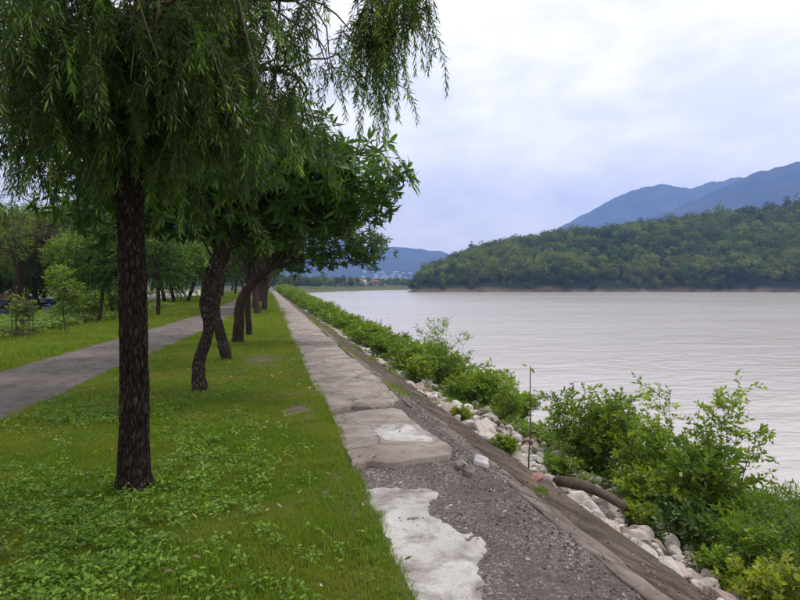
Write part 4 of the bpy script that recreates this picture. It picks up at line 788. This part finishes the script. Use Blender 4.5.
n = 6500; si = rng.uniform(-6, 420, n); fw = 303+rng.power(.75, n)*185-np.clip((si-150)/400, 0, 1)*60; hz_ = hill_h(si, fw); k = (hz_ > 1.0) | ((hz_ > -1.2) & (rng.uniform(0, 1, n) < .6)); si, fw, hz_ = si[k], fw[k], hz_[k]
big_ = n2(si, fw, .025, 3, 74); sc_h = np.where(hz_ < 2.5, 5.5, 8.5)+4*big_+rng.normal(0, 2., len(si)); xy = land(si, fw)
low_ = (hz_ < 9+9*n2(si, fw, .012, 3, 77)) & (rng.uniform(0, 1, len(si)) < .8); scatter('forest', np.c_[xy, hz_-1.2][~low_], srcs, np.clip(sc_h, 3., 18)[~low_], .06, seed=41)
srcl = []
for q_ in srcs[:5]: me = q_.data.copy(); me.materials[0] = M['far_lit']; srcl.append(bpy.data.objects.new('far_crown', me))
scatter('riverside_wood', np.c_[xy, hz_-1.2][low_], srcl, np.clip(sc_h, 3., 18)[low_], .06, seed=42)
# emergent trees that stand clear of the skyline of the far hill
cr_m = srcs[2].data
for i, (u, d_, k) in enumerate([(505, 436, 12), (532, 440, 13), (545, 438, 12), (582, 440, 13), (640, 442, 14), (668, 442, 15), (690, 440, 14), (719, 438, 19), (726, 436, 17), (742, 440, 16), (768, 440, 16), (786, 440, 17), (797, 436, 18), (752, 438, 15), (455, 436, 11), (478, 438, 11)]):
    side = (u-400)/FPX*d_; z_ = float(hill_h(A([side]), A([float(d_)]))[0]); p_ = land(A([side]), A([float(d_)]))[0]
    o = root('hill_tree', 'tall tree standing clear of the far wooded hill skyline', 'tree', (p_[0], p_[1], z_-1), 'tall trees on the far hill skyline'); me = srcs[i % 7].data
    c_ = bpy.data.objects.new('crown', me); sc.collection.objects.link(c_); c_.parent = o; c_.scale = (k*.8, k*.8, k); g = Geo(); g.add(*tube([(0, 0, -1), (0, 0, k*.4), (0, 0, k*.75)], [.35, .3, .15], 6)); g.make('trunk', M['bark'], o)
# lowland on the near side where the river bends away
def low_h(side, fwd):
    u = 400+FPX*side/fwd; shore = np.interp(u, [250, 285, 300, 330, 370, 400, 420, 470], [215, 225, 255, 300, 370, 410, 440, 470]); t_ = fwd-shore+6*n2(side, fwd, .03, 3, 81)
    return -5+3.2*np.clip(t_/14, 0, 1)+1.4*np.clip((t_-20)/60, 0, 1)+6*np.clip((t_-300)/900, 0, 1)
V, F = grid(np.linspace(-900, 130, 150), seq(212, 2600, 5, 1.03), low_h); V[:, :2] = land(V[:, 0], V[:, 1]); struct(mk('lowland', V, F, M['turf'], None, True))
n = 2600; u = rng.uniform(180, 425, n); fw = 330+rng.power(.8, n)*520; si = (u-400)/FPX*fw; hz_ = low_h(si, fw); k = (hz_ > -1.2) & (rng.uniform(0, 1, n) < .4+.9*n2(si, fw, .012, 3, 83)); si, fw, hz_ = si[k], fw[k], hz_[k]
scatter('lowland_trees', np.c_[land(si, fw), hz_-.5], srcs, rng.uniform(4, 8.5, len(si)), .05, seed=43)
house_labels = 'small pale house in the far riverside village'
def house(u, d, w_, dp, h_, roof, gable, lab=house_labels, zoff=None):
    side = (u-400)/FPX*d; z_ = float(low_h(A([side]), A([float(d)]))[0]) if zoff is None else zoff; p_ = land(A([side]), A([float(d)]))[0]
    o = root('house', lab, 'house', (p_[0], p_[1], z_-.3), 'houses of the far riverside village'); o.rotation_euler = (0, 0, -YAW+rng.normal(0, .35))
    g = Geo(); g.add(boxV(-w_/2, w_/2, -dp/2, dp/2, 0, h_), BOXF); g.make('wall', M['white_wall'], o, False)
    if gable: V = A([[-w_*.56, -dp*.6, h_], [w_*.56, -dp*.6, h_], [w_*.56, dp*.6, h_], [-w_*.56, dp*.6, h_], [-w_*.56, 0, h_+dp*.32], [w_*.56, 0, h_+dp*.32]]); mk('roof', V, [A([[0, 1, 5, 4], [2, 3, 4, 5], [0, 3, 2, 1]]), A([[0, 4, 3], [1, 2, 5]])], M[roof], o)
    else: g = Geo(); g.add(boxV(-w_*.53, w_*.53, -dp*.54, dp*.54, h_+.002, h_+.35), BOXF); g.make('roof', M[roof], o, False)
    nw = max(2, int(w_/3))
    for k in range(nw):
        x0 = -w_/2+w_*(k+.3)/nw; g = Geo(); g.add(boxV(x0, x0+w_/nw*.4, -dp/2-.05, -dp/2+.02, h_*.35, h_*.75), BOXF); g.make('window', M['window'], o, False)
    return o
for u, d, w_, dp, h_, rf, gb in [(337, 440, 8, 6, 3.2, 'roof_grey', 0), (345, 450, 9, 7, 3.6, 'roof_red', 1), (351, 445, 7, 6, 5.5, 'roof_grey', 0), (356, 450, 8, 7, 4, 'roof_red', 1), (361, 455, 7, 6, 5.8, 'roof_grey', 0), (367, 452, 9, 6, 3.4, 'roof_grey', 0), (374, 460, 7, 6, 3.4, 'roof_red', 1), (330, 450, 7, 6, 3, 'roof_grey', 0), (381, 470, 6, 6, 3, 'roof_grey', 0)]: house(u, d, w_, dp, h_, rf, gb)
# mountains
def ridge(name, us, vs_, d, front, back, s, rough=.34, u0=None, u1=None):
    us = A(us, float); vs_ = A(vs_, float); sd_ = np.linspace((us[0]-400)/FPX*d, (us[-1]-400)/FPX*d, 520); ff = np.linspace(-1, 1, 90)
    Sd, Ff = np.meshgrid(sd_, ff); top_ = CAMZ+(284-np.interp(400+FPX*Sd/d, us, vs_))/FPX*d; fwd = d+np.where(Ff < 0, Ff*front, Ff*back)
    prof = (1-np.abs(Ff))**1.15; f_ = 3.2/front; rid = 1-np.abs(fbm(np.stack([Sd*f_*.9, fwd*f_*.45, Sd*0+s], -1), 5, s))*2.2
    z = top_*prof*(1+rough*(rid-.75)*(.25+1.6*(1-prof)))-8+top_*.035*n2(Sd, fwd, 22./front, 4, s+2)*(Ff > -.5)+top_*.012*n2(Sd, fwd, 90./front, 2, s+4)*(prof > .3)
    V = np.concatenate([land(Sd, fwd), z[..., None]], -1).reshape(-1, 3); i = (np.arange(519)[None]+np.arange(89)[:, None]*520).ravel()
    return struct(mk(name, V, np.stack([i, i+1, i+521, i+520], -1), M['mount'], None, True))
ridge('mountain', [560, 600, 630, 660, 700, 740, 770, 800, 880, 1000, 1200], [268, 240, 222, 212, 196, 178, 166, 161, 150, 165, 190], 2500, 1300, 900, 5)
ridge('mountain', [470, 520, 555, 590, 630, 680, 720, 760, 850, 1000, 1200], [264, 242, 227, 208, 190, 178, 171, 166, 158, 160, 170], 3400, 1300, 700, 6)
ridge('mountain', [-1400, -500, -100, 100, 240, 320, 360, 400, 440, 480, 540], [262, 240, 225, 215, 222, 235, 243, 244, 250, 262, 281], 3800, 1500, 700, 7)
from mathutils.bvhtree import BVHTree
mt = [o_ for o_ in bpy.data.objects if o_.name.startswith('mountain')][-1]
bv = BVHTree.FromPolygons([v.co[:] for v in mt.data.vertices], [p_.vertices[:] for p_ in mt.data.polygons])
for i in range(60):
    u, v = rng.uniform(362, 436), rng.uniform(272, 280.5); hit = bv.ray_cast(Vector(CP), Vector(nrm(ray(u, v))))
    if hit[0] is None: continue
    h_ = house(400, 500., rng.uniform(9, 17), 11, rng.uniform(6, 11), 'roof_grey', 0, 'tiny white building on the foot of the hazy far mountain'); h_.location = (hit[0].x, hit[0].y, hit[0].z-2); h_['group'] = 'tiny buildings at the foot of the hazy far mountain'
# ------------------------------------------------------------------ vehicles and walls across the road
def car(name, label, loc, rz, mat, roofmat, Lc=3.7, Wc=1.55, Hc=1.45, van=False):
    o = root(name, label, 'van' if van else 'car', loc); o.rotation_euler = (0, 0, rz)
    pf = [(-.5, .3), (-.5, .62), (-.47, .66), (-.44, 1.), (.18, 1.), (.33, .68), (.47, .62), (.5, .5), (.5, .3)] if van else [(-.5, .3), (-.5, .6), (-.46, .68), (-.3, .98), (.08, 1.), (.24, .7), (.46, .62), (.5, .5), (.5, .3)]
    pf = A([(a*Lc, b*Hc) for a, b in pf]); n = len(pf); W2 = np.where(pf[:, 1] > .8*Hc, Wc*.41, Wc*.5); V = np.concatenate([np.c_[pf[:, 0], -W2, pf[:, 1]-.12], np.c_[pf[:, 0], W2, pf[:, 1]-.12]]); k = np.arange(n); k2 = (k+1) % n
    b = mk('body', V, [np.stack([k, k2, k2+n, k+n], -1), k[::-1][None], (k+n)[None]], mat, o); md = b.modifiers.new('bevel', 'BEVEL'); md.width = .05; md.segments = 2
    mk('roof', boxV(-.28*Lc, .07*Lc, -Wc*.38, Wc*.38, Hc-.118, Hc-.08), BOXF, roofmat, o)
    for s_ in (-1, 1): mk('side_window', boxV(-.34*Lc, .13*Lc, s_*Wc*.465-.01, s_*Wc*.465+.01, Hc*.58, Hc*.8), BOXF, M['glass'], o)
    for sx_ in (-.32, .32):
        for s_ in (-1, 1): V_, F_, C_ = tube([(sx_*Lc, s_*Wc*.5-.1, .3), (sx_*Lc, s_*Wc*.5+.02, .3)], [.3, .3], 18); mk('wheel', V_, [F_, C_], M['tyre'], o)
    return o
car('parked_van', 'bright blue parked vehicle with pale roof half hidden by bushes', lefty(50, 50), R(25), M['blue'], M['white'], van=True)
car('parked_car', 'dark parked car at the tan stall across the road', lefty(9, 40), R(10), M['navy'], M['navy'])
car('parked_car', 'white parked car between the blue vehicle and the stall', lefty(35, 47), R(60), M['white'], M['white'])
b = lefty(8, 46); o = root('stall', 'small open stall with a tan canvas canopy behind the dark car', 'stall', b)
for sx_ in (-1.1, 1.1):
    for sy in (-.9, .9): g = Geo(); g.add(*tube([(sx_, sy, -.1), (sx_, sy, 1.75)], [.035, .035], 8)); g.make('post', M['rust'], o)
V = A([[-1.4, -1.2, 1.7], [1.4, -1.2, 1.7], [1.4, 1.2, 1.7], [-1.4, 1.2, 1.7], [-1.3, 0, 2.15], [1.3, 0, 2.15]]); mk('canopy', V, [A([[0, 1, 5, 4], [2, 3, 4, 5]]), A([[0, 4, 3], [1, 2, 5]])], M['tan'], o).modifiers.new('thickness', 'SOLIDIFY').thickness = .03
mk('counter', boxV(-1.05, 1.05, -.85, -.45, 0, .85), BOXF, M['tan'], o)
a, b = lefty(146, 72), lefty(198, 78); dv = b-a; o = root('boundary_wall', 'low white plastered wall behind the tree trunks across the road', 'wall', a); o.rotation_euler = (0, 0, math.atan2(dv[1], dv[0])); Lw = float(np.linalg.norm(dv[:2]))
mk('wall', boxV(0, Lw, -.12, .12, -.5, 1.15), BOXF, M['white_wall'], o); mk('coping', boxV(-.05, Lw+.05, -.17, .17, 1.152, 1.24), BOXF, M['white_wall'], o)
for k in range(5): mk('pier', boxV(Lw*k/4-.2, Lw*k/4+.2, -.2, .2, -.5, 1.35), BOXF, M['white_wall'], o)
car('parked_van', 'pink and white small van far along the road between trunks', Pxz(252, 62, .04), R(85), M['pinkp'], M['white'], 3.4, 1.5, 1.7, True)
# ------------------------------------------------------------------ haze
hv = NT('haze_air'); hv.n.remove(hv.b); pv = hv.new('ShaderNodeVolumePrincipled'); pv.inputs['Color'].default_value = (.30, .47, .95, 1); pv.inputs['Density'].default_value = 2.6e-4; pv.inputs['Anisotropy'].default_value = .1
hv.l.new(pv.outputs[0], hv.out.inputs['Volume'])
hz = mk('haze', boxV(-8600, 4600, -600, 4800, -6.5, 720), BOXF, hv.m); struct(hz, 'stuff')
